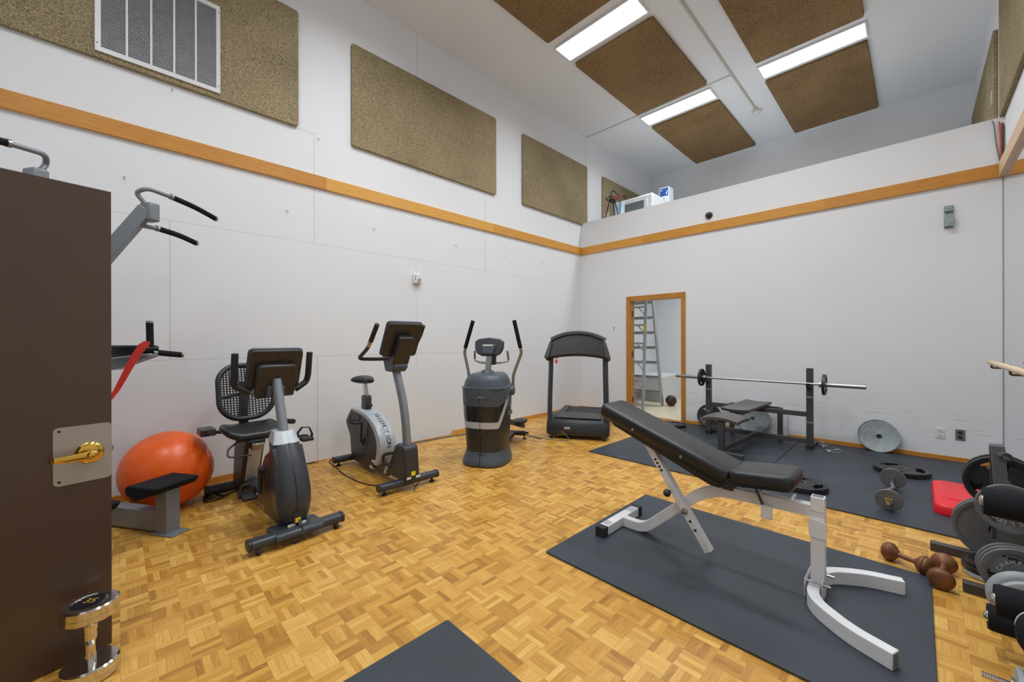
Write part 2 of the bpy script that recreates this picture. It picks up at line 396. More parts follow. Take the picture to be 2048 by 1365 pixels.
def disc(r, t, M=None, hole=0.0, n=48, rim=0.0):
    g = G()
    if hole: g.ring([(hole, -t / 2), (r - rim, -t / 2), (r, -t / 2 + rim), (r, t / 2 - rim), (r - rim, t / 2), (hole, t / 2)], M, n)
    else: g.lathe([(0, -t / 2), (r - rim, -t / 2), (r, -t / 2 + rim), (r, t / 2 - rim), (r - rim, t / 2), (0, t / 2)], M, n)
    return g
# ------------------------------------------------------------------ the room
struct('floor', G().box((XL - .1, YF - 1.6, -.1), (XR + .1, YB, 0)), FLOORM)
struct('ceiling', G().box((XL - .1, YF - .1, ZC), (XR + .1, YL + .1, ZC + .1)), CEILM)
struct('wall_left', G().box((XL - .1, YF - .1, 0), (XL, YL + .1, ZC)), PAINT)
DX0, DX1, DZ = -3.515, -2.62, 1.995      # opening of the far doorway
g = G(); g.box((XL, YB, 0), (DX0, YB + .12, 3.555)); g.box((DX1, YB, 0), (XR, YB + .12, 3.555)); g.box((DX0, YB, DZ), (DX1, YB + .12, 3.555))
struct('wall_back', g, PAINTB)
struct('wall_right', G().box((XR, YF - .1, 0), (XR + .1, YL + .1, ZC)), PAINTP)
struct('wall_loft', G().box((XL - .1, YL, 0), (XR + .1, YL + .1, ZC)), CEILM)
g = G(); g.box((XL, YF - .1, 0), (-2.27, YF, ZC)); g.box((-1.33, YF - .1, 0), (XR, YF, ZC)); g.box((-2.27, YF - .1, 2.0), (-1.33, YF, ZC))
struct('wall_front', g, PAINTP)
g = G(); g.box((XL, YF - 1.6, 0), (XR, YF - 1.5, 2.6)); g.box((XL, YF - 1.6, 2.5), (XR, YF - .1, 2.6)); g.box((XL - .1, YF - 1.6, 0), (XL, YF - .1, 2.6)); g.box((XR, YF - 1.6, 0), (XR + .1, YF - .1, 2.6))
struct('wall_corridor', g, PAINTP)
struct('floor', G().box((XL, YB + .12, 3.3), (XR, YL, 3.45)), PAINTP)          # loft deck, also the store room's ceiling
struct('floor', G().box((XL, YB, -.1), (XR, YL, 0)), CREAM)                     # store room floor
struct('wall_ledge', G().box((XL, 8.1, 0), (-3.76, YL, .54)), PAINTP, .004)
# wood bands and baseboards
struct('trim_1', G().box((XL, YF, 2.95), (XL + .028, YB, 3.084)), OAKY, .003)
struct('trim_2', G().box((XL + .028, YB - .028, 2.95), (XR, YB, 3.084)), OAKX, .003)
struct('trim_3', G().box((XR - .045, YF, 2.945), (XR, YB - .028, 3.084)), OAKL, .003)
g = G(); g.box((XL, YF, 0), (XL + .012, 1.36, .055)); g.box((XL, 3.3, 0), (XL + .012, YB, .055)); g.box((XL, 1.36, 0), (XL + .006, 3.3, .012))
struct('baseboard_left', g, OAKY, .002)
g = G(); g.box((XL + .012, YB - .014, 0), (DX0 - .07, YB, .055)); g.box((DX1 + .065, YB - .014, 0), (XR, YB, .055))
struct('baseboard_back', g, OAKX, .002)
g = G(); g.box((DX0 - .065, YB - .018, 0), (DX0 + .012, YB + .13, DZ + .075)); g.box((DX1 - .004, YB - .018, 0), (DX1 + .062, YB + .13, DZ + .075)); g.box((DX0, YB - .018, DZ - .01), (DX1, YB + .13, DZ + .075)); g.box((DX0, YB - .01, 0), (DX1, YB + .11, .012))
struct('door_2', g, mat('oak_door_frame', (186, 124, 44), 0.4, var=.12, vs=9), .003)
g = G()
for z in (.22, 1.02, 1.72): g.box((DX0 + .012, YB + .05, z), (DX0 + .02, YB + .085, z + .1))
h = obj('hinge', g, DGREYT, bpy.data.objects['door_2'])
# mirror on the right wall, full height under the pale band
mm = mat('mirror_glass', (236, 238, 240), 0.0, metal=1, var=0)
o = obj('wall_mirror', G().box((XR - .012, 2.2, 0.0), (XR - .001, YB - .001, 2.945)), mm); tag(o, 'tall wall mirror covering the right wall below the pale wooden band', 'mirror')
struct('trim_4', G().box((XR - .016, YB - .007, .06), (XR - .001, YB - .0005, 2.944)), mat('mirror_edge_grey', (150, 152, 154), .5))
# conduit on ceiling, lights
def acoustic(label, a, b, axis, group, M, chip=None):
    g = G()
    if axis == 'x+': g.prism([(y, z) for y, z in corner(a, b)], XL + .002, XL + .035, 'x')
    elif axis == 'x-': g.prism([(y, z) for y, z in corner(a, b)], XR - .035, XR - .002, 'x')
    else: g.prism([(x, y) for x, y in corner(a, b)], ZC - .045, ZC, 'z')
    o = obj('acoustic_panel', g, M, None, .006, 2); tag(o, label, 'wall panel' if axis != 'z' else 'ceiling panel', group); return o
def corner(a, b, r=.03):
    w, h = b[0] - a[0], b[1] - a[1]
    return [(p[0] + (a[0] + b[0]) / 2, p[1] + (a[1] + b[1]) / 2) for p in rrect(w, h, r, 3)]
WG = 'tan carpeted acoustic panels high on the side walls'
p1 = acoustic('tan carpeted acoustic panel high on left wall behind the white vent grille', (-.86, 3.53), (1.338, 4.73), 'x+', WG, CARP)
acoustic('widest fully visible tan acoustic panel on left wall, to the right of the vent grille', (1.895, 3.53), (4.115, 4.70), 'x+', WG, CARP)
acoustic('tan acoustic panel on left wall ending at the corner above the parapet', (4.70, 3.535), (6.515, 4.69), 'x+', WG, CARP)
lp = acoustic('tan acoustic panel on left wall of the loft behind the cables and white appliance', (7.06, 3.48), (9.1, 4.67), 'x+', WG, CARP)
acoustic('nearest tan acoustic panel at upper right edge above the mirror wall', (4.2, 3.56), (6.40, 4.76), 'x-', WG, CARP)
rp_ = acoustic('narrow looking tan acoustic panel on right wall inside the loft', (6.82, 3.48), (9.28, 4.70), 'x-', WG, CARP)
def patch(name, parent, pts, m):
    g = G(); g.loft([pts]) if False else None
    return None
CG = 'brown carpeted acoustic panels on the ceiling'
for lab, a, b in (('brown ceiling acoustic panel at top centre, cut by the top edge of the photo', (-3.43, 2.25), (-2.25, 4.06)),
                  ('brown ceiling acoustic panel between the two left ceiling lamps', (-3.43, 4.655), (-2.26, 6.455)),
                  ('smallest looking brown ceiling panel beyond the farther left lamp', (-3.45, 7.045), (-2.28, 9.17)),
                  ('brown ceiling acoustic panel beyond the right ceiling lamp, nearest the loft wall', (-1.625, 7.04), (-.455, 9.16)),
                  ('brown ceiling acoustic panel in front of the right ceiling lamp, cut by top edge', (-1.61, 4.66), (-.445, 6.465)),
                  ('brown ceiling acoustic panel nearest the camera above the exercise bikes', (-3.43, -.1), (-2.25, 1.65)),
                  ('brown ceiling acoustic panel over the middle of the black mats', (-1.61, 2.25), (-.445, 4.06))):
    acoustic(lab, a, b, 'z', CG, CARPC)
LC = (0.92, 0.975, 1.0)
DIFF = emit_mat('lamp_diffuser', LC, 2.5); DIFFD = 0.6; DIFFH = 1.35
def lamp_light(t, w, d, z, k):
    ld = bpy.data.lights.new('tube_light', 'AREA'); ld.shape = 'RECTANGLE'; ld.size = w; ld.size_y = d; ld.energy = LAMP * k; ld.color = LC; ld.spread = R(146)
    lo = bpy.data.objects.new('tube_light', ld); C.objects.link(lo); lo.parent = t; lo.location = (0, 0, z)
def ceiling_light(x, y, label, dm=1.0):
    t = thing('ceiling_light', label, 'ceiling lamp', (x, y, ZC), 0, 'long fluorescent ceiling lamps')
    g = G(); w, d = 1.2, .36
    g.box((-w / 2, -d / 2, -.022), (w / 2, -d / 2 + .02, 0)); g.box((-w / 2, d / 2 - .02, -.022), (w / 2, d / 2, 0)); g.box((-w / 2, -d / 2 + .02, -.022), (-w / 2 + .02, d / 2 - .02, 0)); g.box((w / 2 - .02, -d / 2 + .02, -.022), (w / 2, d / 2 - .02, 0))
    obj('frame', g, WHITEM, t, flat=True)
    obj('diffuser', G().box((-w / 2 + .02, -d / 2 + .02, -.014), (w / 2 - .02, d / 2 - .02, -.004)), DIFF, t, flat=True); lamp_light(t, w - .06, d - .06, -.024, dm)
ceiling_light(-2.857, 4.39, 'bright long ceiling lamp at top centre between two brown ceiling panels')
ceiling_light(-2.872, 6.79, 'farther left ceiling lamp beside the thin seam line, above the loft edge')
ceiling_light(-1.035, 6.79, 'right ceiling lamp, partly greyish, between the two right brown panels', DIFFD)
ceiling_light(-1.035, 4.39, 'ceiling lamp just above the top edge over the black mats', DIFFH)
ceiling_light(-2.857, 1.95, 'ceiling lamp overhead above the exercise bikes', DIFFH)
ceiling_light(-1.035, 1.95, 'ceiling lamp overhead above the adjustable bench', DIFFH)
ceiling_light(-2.0, -.45, 'ceiling lamp overhead next to the entrance', DIFFH)
# lamp added out of sight to brighten the store room
t = thing('ceiling_light', 'unseen ceiling lamp added to light the store room', 'ceiling lamp', (-2.7, 8.0, 3.3))
obj('frame', G().box((-.62, -.2, -.02), (.62, .2, 0)), WHITEM, t, flat=True); obj('diffuser', G().box((-.58, -.16, -.03), (.58, .16, -.021)), DIFF, t, flat=True); lamp_light(t, 1.1, .28, -.034, 1.05)
# conduit and smoke detector
g = G(); g.tube([(-1.915, 2.2, ZC - .014), (-1.935, 6.52, ZC - .014), (-1.935, 7.78, ZC - .014)], .013, 10)
g.tube([(-1.935, 6.525, ZC - .012), (XL + .012, 6.525, ZC - .012)], .006, 8)
o = obj('conduit', g, mat('conduit_paint', (196, 194, 178), .5)); tag(o, 'thin painted conduit running along the ceiling to the smoke detector', 'conduit')
t = thing('smoke_detector', 'round white smoke detector at the end of the ceiling conduit', 'smoke detector', (-1.935, 7.86, ZC))
obj('base', G().lathe([(0, -.02), (.078, -.02), (.082, 0), (0, 0)]), WHITEM, t); obj('cover', G().lathe([(0, -.07), (.04, -.07), (.068, -.045), (.068, -.02), (0, -.02)]), WHITEM, t)
obj('conduit_box', G().box((-.03, -.115, -.03), (.03, -.06, 0)), mat('conduit_paint', (196, 194, 178)), t, .003)
# ------------------------------------------------------------------ vent grille on the left wall panel
t = thing('air_vent', 'large white louvred return air grille mounted on the tan acoustic panel', 'air vent', (XL + .036, 0.272, 3.98), 0, world=True)
X0 = XL + .036; y0, y1, z0, z1 = -.126, .672, 3.578, 4.375
g = G(); g.box((X0, y0, z0), (X0 + .014, y1, z0 + .035)); g.box((X0, y0, z1 - .035), (X0 + .014, y1, z1)); g.box((X0, y0, z0 + .035), (X0 + .014, y0 + .033, z1 - .035)); g.box((X0, y1 - .03, z0 + .035), (X0 + .014, y1, z1 - .035))
obj('frame', g, WHITEM, t, flat=True)
obj('backing', G().box((X0 - .0, y0 + .02, z0 + .02), (X0 + .002, y1 - .02, z1 - .02)), mat('vent_grey', (120, 122, 126), .7), t, flat=True)
g = G(); n = 52
for i in range(n):
    z = z0 + .035 + (z1 - z0 - .07) * (i + .5) / n
    g.add([(X0 + .003, y0 + .03, z + .006), (X0 + .012, y0 + .03, z - .003), (X0 + .012, y1 - .03, z - .003), (X0 + .003, y1 - .03, z + .006), (X0 + .003, y0 + .03, z + .0045), (X0 + .012, y0 + .03, z - .0045), (X0 + .012, y1 - .03, z - .0045), (X0 + .003, y1 - .03, z + .0045)],
          [(0, 1, 2, 3), (7, 6, 5, 4), (0, 4, 5, 1), (1, 5, 6, 2), (2, 6, 7, 3), (3, 7, 4, 0)])
obj('louvres', g, mat('louvre_paint', (206, 208, 210), .5), t, flat=True)
g = G()
for k in range(1, 5):
    y = y0 + .033 + (y1 - y0 - .063) * k / 5; g.box((X0 + .003, y - .007, z0 + .03), (X0 + .0145, y + .007, z1 - .03))
obj('divider_bars', g, WHITEM, t, flat=True)
for yy, zz in ((y0 + .012, z0 + .06), (y1 - .012, z0 + .06), (y1 - .012, z1 - .06)):
    obj('screw', G().lathe([(0, 0), (.005, 0), (.004, .003), (0, .003)], T(X0 + .014, yy, zz) @ Ry(90), 12), DGREYT, t)
# chipped plaster patches on loft panels
def blob(name, parent, x, yz, r, m, seed):
    rnd = random.Random(seed); n = 22; vs = []
    for i in range(n):
        a = 2 * PI * i / n; q = r * (.6 + .4 * rnd.random()); vs.append((yz[0] + q * math.cos(a), yz[1] + 1.5 * q * math.sin(a)))
    g = G(); g.prism(vs, x - .002, x + .002, 'x'); o = obj(name, g, m, parent, label='pale worn patch'); return o
GLUE = mat('pale_glue', (186, 186, 170), .8, var=.25, vs=30)
blob('worn_patch', lp, XL + .0355, (7.22, 3.85), .13, GLUE, 3); blob('worn_patch', rp_, XR - .0355, (6.95, 4.0), .07, GLUE, 5); blob('worn_patch', p1, XL + .0355, (1.25, 4.55), .05, mat('tan_glue', (150, 142, 118), .9, var=.3, vs=40), 8)
# ------------------------------------------------------------------ small fittings on the walls
t = thing('alarm_strobe', 'small white alarm strobe box on the left wall above the upright bike', 'alarm', (XL, 2.74, 2.1))
obj('housing', G().box((0, -.055, -.06), (.05, .055, .06)), WHITEM, t, .008); obj('lens', G().lathe([(0, 0), (.028, 0), (.024, .014), (0, .018)], T(.05, .012, -.02) @ Ry(90), 20), CHROME, t); obj('grille', G().box((.05, -.04, -.02), (.052, -.034, .035)), DGREYT, t)
hook0 = None
HG = 'bare picture hooks in a row on the left wall'
for y, z, lab in ((.036, 2.635, 'small metal hook on left wall, leftmost of the lower row, above the pull-up arm'), (1.232, 2.63, 'small metal hook on left wall, second from left of the row under the wood band'), (2.161, 2.63, 'small metal hook on left wall above and left of the alarm strobe'), (3.363, 2.64, 'small metal hook on left wall above and right of the alarm strobe'), (4.298, 2.635, 'small metal hook on left wall, second from right under the wood band'), (5.2, 2.645, 'small metal hook on left wall nearest the far corner'), (1.54, 3.486, 'tiny hook on left wall between the first two tan panels'), (.334, 3.48, 'tiny hook on left wall just beneath the vent grille'), (2.76, 3.50, 'tiny hook just below the widest tan acoustic panel')):
    if hook0 is None:
        g = G().tube(smooth_path([(0, 0, .012), (.012, 0, .004), (.022, 0, -.012), (.03, .004, -.018), (.036, .006, -.006), (.034, .006, .006)], 4), .0022, 8)
        g.lathe([(0, 0), (.006, 0), (.004, .003), (0, .003)], T(0, 0, .012) @ Ry(90), 12); o = obj('wall_hook', g, STEEL); hook0 = o
    else: o = hook0.copy(); C.objects.link(o)
    o.location = (XL, y, z); tag(o, lab, 'hook', HG)
t = thing('security_camera', 'black dome security camera on the parapet above the wood band', 'security camera', (-2.204, YB, 3.19))
obj('base', G().lathe([(0, 0), (.052, 0), (.05, .02), (0, .02)], Rx(90)), BLK, t); obj('dome', G().lathe([(.042, .02), (.04, .035), (.028, .055), (.012, .064), (0, .066)], Rx(90)), mat('black_gloss', (20, 24, 30), .1, coat=.5), t)
t = thing('wall_bracket', 'painted metal wall bracket high on the back wall near the mirror', 'bracket', (.239, YB, 2.625))
obj('back_plate', G().box((-.035, -.006, -.12), (.035, 0, .12)), BLUEG, t, .002)
obj('clamp', G().box((-.032, -.05, -.11), (-.024, -.006, .02)).box((.024, -.05, -.11), (.032, -.006, .02)).box((-.032, -.056, -.11), (.032, -.05, .02)).box((-.03, -.04, .055), (.03, -.006, .115)), BLUEG, t, .003)
for z in (-.08, .085): obj('bolt', G().lathe([(0, 0), (.008, 0), (.008, .006), (0, .006)], T(0, -.056 if z < 0 else -.04, z) @ Rx(90), 10), STEEL, t)
def outlet(x, z, label, m, m2, grp):
    t = thing('wall_outlet', label, 'outlet', (x, YB, z))
    obj('cover_plate', G().box((-.035, -.007, -.057), (.035, 0, .057)), m, t, .003)
    for dz in (.024, -.024):
        g = G().lathe([(0, 0), (.017, 0), (.017, .003), (0, .003)], T(0, -.007, dz) @ Rx(90), 20); r = obj('receptacle', g, m2, t)
        g = G().box((-.008, -.0112, dz - .002), (-.005, -.0098, dz + .008)).box((.005, -.0112, dz - .002), (.008, -.0098, dz + .008)).lathe([(0, 0), (.003, 0), (.003, .001), (0, .001)], T(0, -.0101, dz - .009) @ Rx(90), 8); obj('slot', g, DARK, r)
outlet(.174, .292, 'white duplex wall outlet low on the back wall', WHITEM, WHITEM, None)
outlet(.32, .294, 'grey metal wall outlet with black sockets beside the white outlet', mat('grey_outlet_plate', (112, 112, 114), .35), BLK, None)
t = thing('wall_anchor', 'tiny dark wall anchor between the treadmill and the doorway', 'wall fitting', (-3.83, YB, 1.52))
g = G()
for dz in (.018, -.018): g.lathe([(0, 0), (.011, 0), (.009, .004), (0, .004)], T(0, 0, dz) @ Rx(90), 12)
obj('cap', g, DGREYT, t)
# ballet barre along the mirror
t = thing('ballet_barre', 'pale round wooden barre mounted along the mirror on the right', 'handrail', (.54, 6.2, 1.07), 0, world=True)
obj('rail', G().tube([(.5, 6.08, 1.085), (.5, 2.9, 1.085)], .023, 20), BEIGEW, t, .004)
for y in (5.95, 4.85, 3.6):
    g = G().tube(round_path([(.5, y, 1.065), (.5, y, 1.035), (XR - .016, y, 1.035)], .02), .009, 10); g.box((XR - .02, y - .02, 1.0), (XR - .012, y + .02, 1.07)); obj('bracket', g, mat('olive_bronze_metal', (96, 86, 62), .35, metal=.7), t)
# cables over the parapet near the mirror
t = thing('hanging_cable', 'orange extension cord hanging over the parapet beside the mirror wall', 'cable', (.58, YB, 3.3), 0, world=True)
obj('cord', G().tube(smooth_path([(.50, 6.6, 3.47), (.535, 6.5, 3.57), (.575, 6.40, 3.565), (.59, 6.345, 3.45), (.597, 6.343, 3.2), (.60, 6.34, 3.095)], 5), .008, 8), mat('orange_cord', (214, 92, 62), .5), t)
t = thing('hanging_cable', 'thin dark grey cable hanging left of the orange cord', 'cable', (.52, YB, 3.3), 0, world=True)
obj('cord', G().tube(smooth_path([(.47, 6.6, 3.47), (.51, 6.48, 3.566), (.545, 6.345, 3.52), (.565, 6.343, 3.3), (.59, 6.342, 3.1)], 5), .0045, 8), mat('grey_cord', (96, 112, 122), .5), t)
t = thing('hanging_cable', 'dark cable hanging in the corner right of the orange cord', 'cable', (.61, YB, 3.3), 0, world=True)
obj('cord', G().tube(smooth_path([(.56, 6.6, 3.47), (.60, 6.45, 3.565), (.609, 6.34, 3.45), (.609, 6.33, 3.2), (.604, 6.33, 3.09)], 5), .006, 8), BLK, t)
# ------------------------------------------------------------------ things on the loft
t = thing('white_appliance', 'boxy white appliance on the loft with a grey window in its front', 'appliance', (-3.66, 6.8, 3.45), 0, world=True)
g = G().box((-4.0, 6.8, 3.45), (-3.31, 7.42, 3.955)); obj('body', g, WHITEM, t, .03, 3)
g = G().box((-3.86, 6.795, 3.66), (-3.47, 6.80, 3.86)); obj('window', g, mat('grey_glass', (116, 120, 122), .2), t, .004)
g = G().box((-3.87, 6.785, 3.86), (-3.46, 6.80, 3.88)).box((-3.88, 6.785, 3.66), (-3.865, 6.80, 3.88)).box((-3.475, 6.785, 3.66), (-3.44, 6.80, 3.88)); obj('window_frame', g, WHITEM, t, .003)
obj('latch', G().box((-3.45, 6.77, 3.74), (-3.41, 6.80, 3.87)), WHITEM, t, .004)
o = obj('plastic_sheet', G().add([(x, y, 3.956 + .012 * noise.noise(Vector((x * 14, y * 14, 0))) + .012) for x in [-3.62 + .04 * i for i in range(8)] for y in [6.83 + .05 * j for j in range(8)]], [(i * 8 + j, i * 8 + j + 1, i * 8 + j + 9, i * 8 + j + 8) for i in range(7) for j in range(7)]), WHITEM)
tag(o, 'crumpled white sheet lying on top of the boxy white appliance', 'sheet'); sm = o.modifiers.new('thick', 'SOLIDIFY'); sm.thickness = .006
t = thing('carton', 'blue and white printed carton standing on the loft behind the appliance', 'box', (-3.36, 7.62, 3.45), 0, world=True)
obj('box', G().box((-3.53, 7.52, 3.45), (-3.335, 7.72, 4.265)), CARD, t, .003)
g = G().box((-3.515, 7.516, 4.10), (-3.35, 7.52, 4.25)).box((-3.515, 7.516, 3.92), (-3.43, 7.52, 4.06)); obj('blue_print', g, BLUEP, t, flat=True)
for q in ([(-3.50, 4.20), (-3.46, 4.215), (-3.46, 4.225), (-3.50, 4.215)], [(-3.40, 4.13), (-3.365, 4.2), (-3.36, 4.19), (-3.375, 4.12)], [(-3.43, 3.94), (-3.36, 3.96), (-3.37, 4.08), (-3.41, 4.05)]):
    obj('white_print', G().prism(q, 7.513, 7.516), CARD, t, flat=True)
t = thing('cable_stand', 'black tripod stand on the loft hung with black and red cables', 'stand', (-4.02, 6.62, 3.45), 0, world=True)
cx, cy, zt = -4.02, 6.62, 3.96
for k, (dx, dy) in enumerate(((-.17, -.05), (.19, -.05), (.0, .10))):
    obj('leg', G().tube([(cx + dx * .3, cy + dy * .3, zt), (cx + dx, cy + dy, 3.456)], .011, 10), BLK, t)
obj('ring', G().tube([(cx + .12 * math.cos(a), cy + .1 * math.sin(a), zt + .02) for a in [2 * PI * i / 24 for i in range(24)]], .012, 8, loop=True), BLK, t)
obj('hub', G().lathe([(0, -.05), (.06, -.05), (.07, 0), (0, .0)], T(cx, cy, zt)), BLK, t)
obj('cable_loop', G().tube(smooth_path([(cx - .03, cy, zt), (cx - .03, cy, zt + .12), (cx + .02, cy, zt + .16), (cx + .08, cy, zt + .1), (cx + .16, cy, zt + .02), (cx + .26, cy + .02, zt + .0), (cx + .24, cy + .03, zt - .03)], 6), .01, 8), BLK, t)
obj('cable_loop', G().tube(smooth_path([(cx + .06, cy - .1, zt + .03), (cx + .16, cy - .09, zt - .02), (cx + .22, cy - .03, zt + .01), (cx + .1, cy - .08, zt - .05)], 6), .008, 8), mat('red_cord', (190, 46, 56), .5), t, label='red cable')
obj('cable_loop', G().tube(smooth_path([(cx - .02, cy - .1, zt - .05), (cx - .1, cy - .1, zt - .3), (cx - .17, cy - .09, 3.47)], 6), .006, 8), mat('pink_cord', (212, 132, 140), .5), t, label='pink cable')
obj('knob', G().lathe([(0, 0), (.02, 0), (.024, .03), (0, .05)], T(cx - .11, cy, zt + .03), 16), mat('cream_plastic', (232, 230, 210)), t)
t = thing('folded_banner', 'pale blue folded sheet standing upright behind the black cable stand', 'sheet', (-3.98, 6.75, 3.45), 0, world=True)
g = G()
pts = [(-4.1, 6.77), (-4.04, 6.74), (-3.99, 6.775), (-3.93, 6.74), (-3.88, 6.77)]
g.add([(x, y, 3.45) for x, y in pts] + [(x + .03, y, 3.93) for x, y in pts] + [(x, y + .012, 3.45) for x, y in pts] + [(x + .03, y + .012, 3.93) for x, y in pts],
      [(i, i + 1, i + 6, i + 5) for i in range(4)] + [(10 + i, 15 + i, 16 + i, 11 + i) for i in range(4)] + [(5 + i, 6 + i, 16 + i, 15 + i) for i in range(4)] + [(0, 5, 15, 10), (4, 14, 19, 9)])
obj('sheet', g, mat('pale_blue_sheet', (196, 220, 236), .5), t, flat=True)
# ------------------------------------------------------------------ store room: ladder and ball
t = thing('step_ladder', 'tall aluminium step ladder standing open in the store room doorway', 'ladder', (-3.85, 7.3, 0), 0, world=True)
zt = 2.95
def lx(z, s): # half width shrinks upward
    return -3.87 + s * (.312 - .10 * z / zt)
def ly(z, far): return (7.70 - (7.70 - 7.36) * z / zt) if far else (6.90 + (7.28 - 6.90) * z / zt)
for s in (-1, 1):
    obj('side_rail', G().rtube([(lx(0, s), ly(0, 1), 0), (lx(zt, s), ly(zt, 1), zt)], .03, .085, up=(0, 1, 0)), ALU, t, .003)
    obj('support_leg', G().rtube([(lx(0, s), ly(0, 0), 0), (lx(zt, s), ly(zt, 0), zt)], .055, .03, up=(0, 1, 0)), ALU, t, .003)
for k in range(9):
    z = .3 + .295 * k
    g = G().box((lx(z, -1) + .015, ly(z, 1) - .055, z - .012), (lx(z, 1) - .015, ly(z, 1) + .04, z + .006)); g.box((lx(z, -1) + .015, ly(z, 1) - .055, z - .05), (lx(z, 1) - .015, ly(z, 1) - .048, z))
    obj('step', g, ALU, t, .002)
for k in range(8):
    z = .2 + .35 * k
    g = G().box((lx(z, -1) + .01, ly(z, 0) - .012, z - .018), (lx(z, 1) - .01, ly(z, 0) + .012, z + .018)); obj('rear_brace', g, ALU, t, .002)
    for s in (-1, 1):
        g = G().rtube([(lx(z, s) - s * .16, ly(z, 0), z + .005), (lx(z, s) - s * .01, ly(z, 0), z - .16)], .02, .02); obj('diagonal_brace', g, ALU, t)
obj('back_panel', G().add([(lx(.1, -1) + .02, ly(.1, 1) + .02, .06), (lx(.1, 1) - .02, ly(.1, 1) + .02, .06), (lx(.34, 1) - .02, ly(.34, 1) + .02, .3), (lx(.34, -1) + .02, ly(.34, 1) + .02, .3), (lx(.1, -1) + .02, ly(.1, 1) + .024, .06), (lx(.1, 1) - .02, ly(.1, 1) + .024, .06), (lx(.34, 1) - .02, ly(.34, 1) + .024, .3), (lx(.34, -1) + .02, ly(.34, 1) + .024, .3)], [(0, 1, 2, 3), (7, 6, 5, 4), (0, 4, 5, 1), (1, 5, 6, 2), (2, 6, 7, 3), (3, 7, 4, 0)]), ALU, t)
obj('top_cap', G().box((-4.12, 7.24, zt - .03), (-3.62, 7.42, zt + .03)), ALU, t, .006)
g = G().box((lx(1.5, 1) - .024, ly(1.5, 0) - .021, 1.42), (lx(1.5, 1) + .024, ly(1.5, 0) - .017, 1.62)); obj('warning_label', g, YEL, t)
t = thing('medicine_ball', 'black and red ball on the store room floor beside the ladder', 'ball', (-3.45, 7.86, .105))
g = G(); n = 24
g.lathe([(.105 * math.sin(PI * k / n), -.105 * math.cos(PI * k / n)) for k in range(n + 1)], None, 32); obj('shell', g, MEDB, t)
for a, b in ((0, 0), (90, 0), (90, 90), (50, 30)):
    obj('seam', G().tube([tuple((Rz(b) @ Rx(a)) @ Vector((.1055 * math.cos(q), .1055 * math.sin(q), 0))) for q in [2 * PI * i / 40 for i in range(40)]], .0022, 6, loop=True), mat('red_seam', (190, 60, 50), .5), t, label='red seam')
t = thing('metal_rack', 'small chrome wire rack on the store room floor behind the door frame', 'rack', (-3.75, 6.66, 0))
g = G()
for z in (.12, .3, .38): g.tube([(-.12, -.1, z), (.12, -.1, z), (.12, .1, z), (-.12, .1, z)], .007, 8, loop=True)
for x, y in ((-.12, -.1), (.12, -.1), (.12, .1), (-.12, .1)): g.tube([(x, y, 0), (x, y, .4)], .008, 8)
obj('frame', g, CHROME, t)
# ------------------------------------------------------------------ brown door, standing open
dv = Vector((.1925, -.9813, 0)); E_ = Vector((-2.416, -.02, 0))
ang = math.degrees(math.atan2(dv.y, dv.x))
dr = bpy.data.objects.new('door_1', None); C.objects.link(dr); dr['kind'] = 'structure'; dr.location = E_; dr.rotation_euler = (0, 0, R(ang))
# local: x from free edge to hinge, +y faces the camera
obj('door_leaf', G().box((0, -.045, .012), (.91, 0, 1.94)), DOORM, dr, .0015)
g = G().prism([(p[0] + .083, p[1] + .842) for p in rrect(.166, .232, .016)], 0, .0022, 'y'); obj('latch_plate', g, mat('satin_plate', (176, 172, 164), .38, metal=.6, var=.06), dr)
for x, z in ((.15, .943), (.15, .742), ): obj('screw', G().lathe([(0, 0), (.0045, 0), (.0045, .002), (0, .002)], T(x, .0022, z) @ Rx(-90), 12), DARK, dr)
g = G().lathe([(0, 0), (.042, 0), (.043, .004), (.036, .012), (.026, .015), (0, .016)], T(.066, .0022, .842) @ Rx(-90), 40); ro = obj('rosette', g, BRASS, dr)
g = G().lathe([(0, 0), (.013, 0), (.013, .03), (.017, .034), (.017, .055), (.012, .06), (0, .06)], T(.066, .012, .842) @ Rx(-90), 30)
rings = []
for q, w, h, dy in ((0, .016, .019, .05), (.03, .012, .016, .053), (.07, .010, .013, .055), (.1, .009, .011, .052), (.112, .008, .010, .046), (.117, .006, .008, .034)):
    rings.append([(.066 + q, .010 + dy + b * w / .018 * .9, .842 - q * .02 + a) for a, b in [(h * math.cos(2 * PI * i / 12), .006 * math.sin(2 * PI * i / 12)) for i in range(12)]])
g.loft(rings); obj('lever', g, BRASS, dr, ang=50)
obj('latch_bolt', G().prism([(-.012, -.03), (0, -.03), (0, -.014), (-.006, -.014)], .832, .852, 'z'), STEEL, dr)
# ------------------------------------------------------------------ chrome dumbbell standing in front of the door
t = thing('dumbbell', 'chrome dumbbell standing on end in front of the brown door', 'dumbbell', (-2.262, -.078, 0))
def head(z0, z1, r=.083): return [(0, z0), (r - .006, z0), (r, z0 + .006), (r, z0 + (z1 - z0) * .45 - .001), (r - .0025, z0 + (z1 - z0) * .45), (r, z0 + (z1 - z0) * .45 + .001), (r, z1 - .006), (r - .006, z1), (0, z1)]
obj('weight_head', G().lathe(head(0, .058), None, 56), CHROME, t)
hd = obj('weight_head', G().lathe(head(.232, .290)[:-2] + [(.077, .290), (.056, .290), (.054, .286), (0, .286)], None, 56), CHROME, t)
obj('end_cap', G().lathe([(0, .286), (.055, .286), (.052, .2885), (.04, .290), (0, .2905)], None, 40), mat('black_gloss', (20, 24, 30)), hd)
obj('lettering', text_g('35', .042, T(0, 0, .2908) @ Rz(52)), GOLD, hd, flat=True)
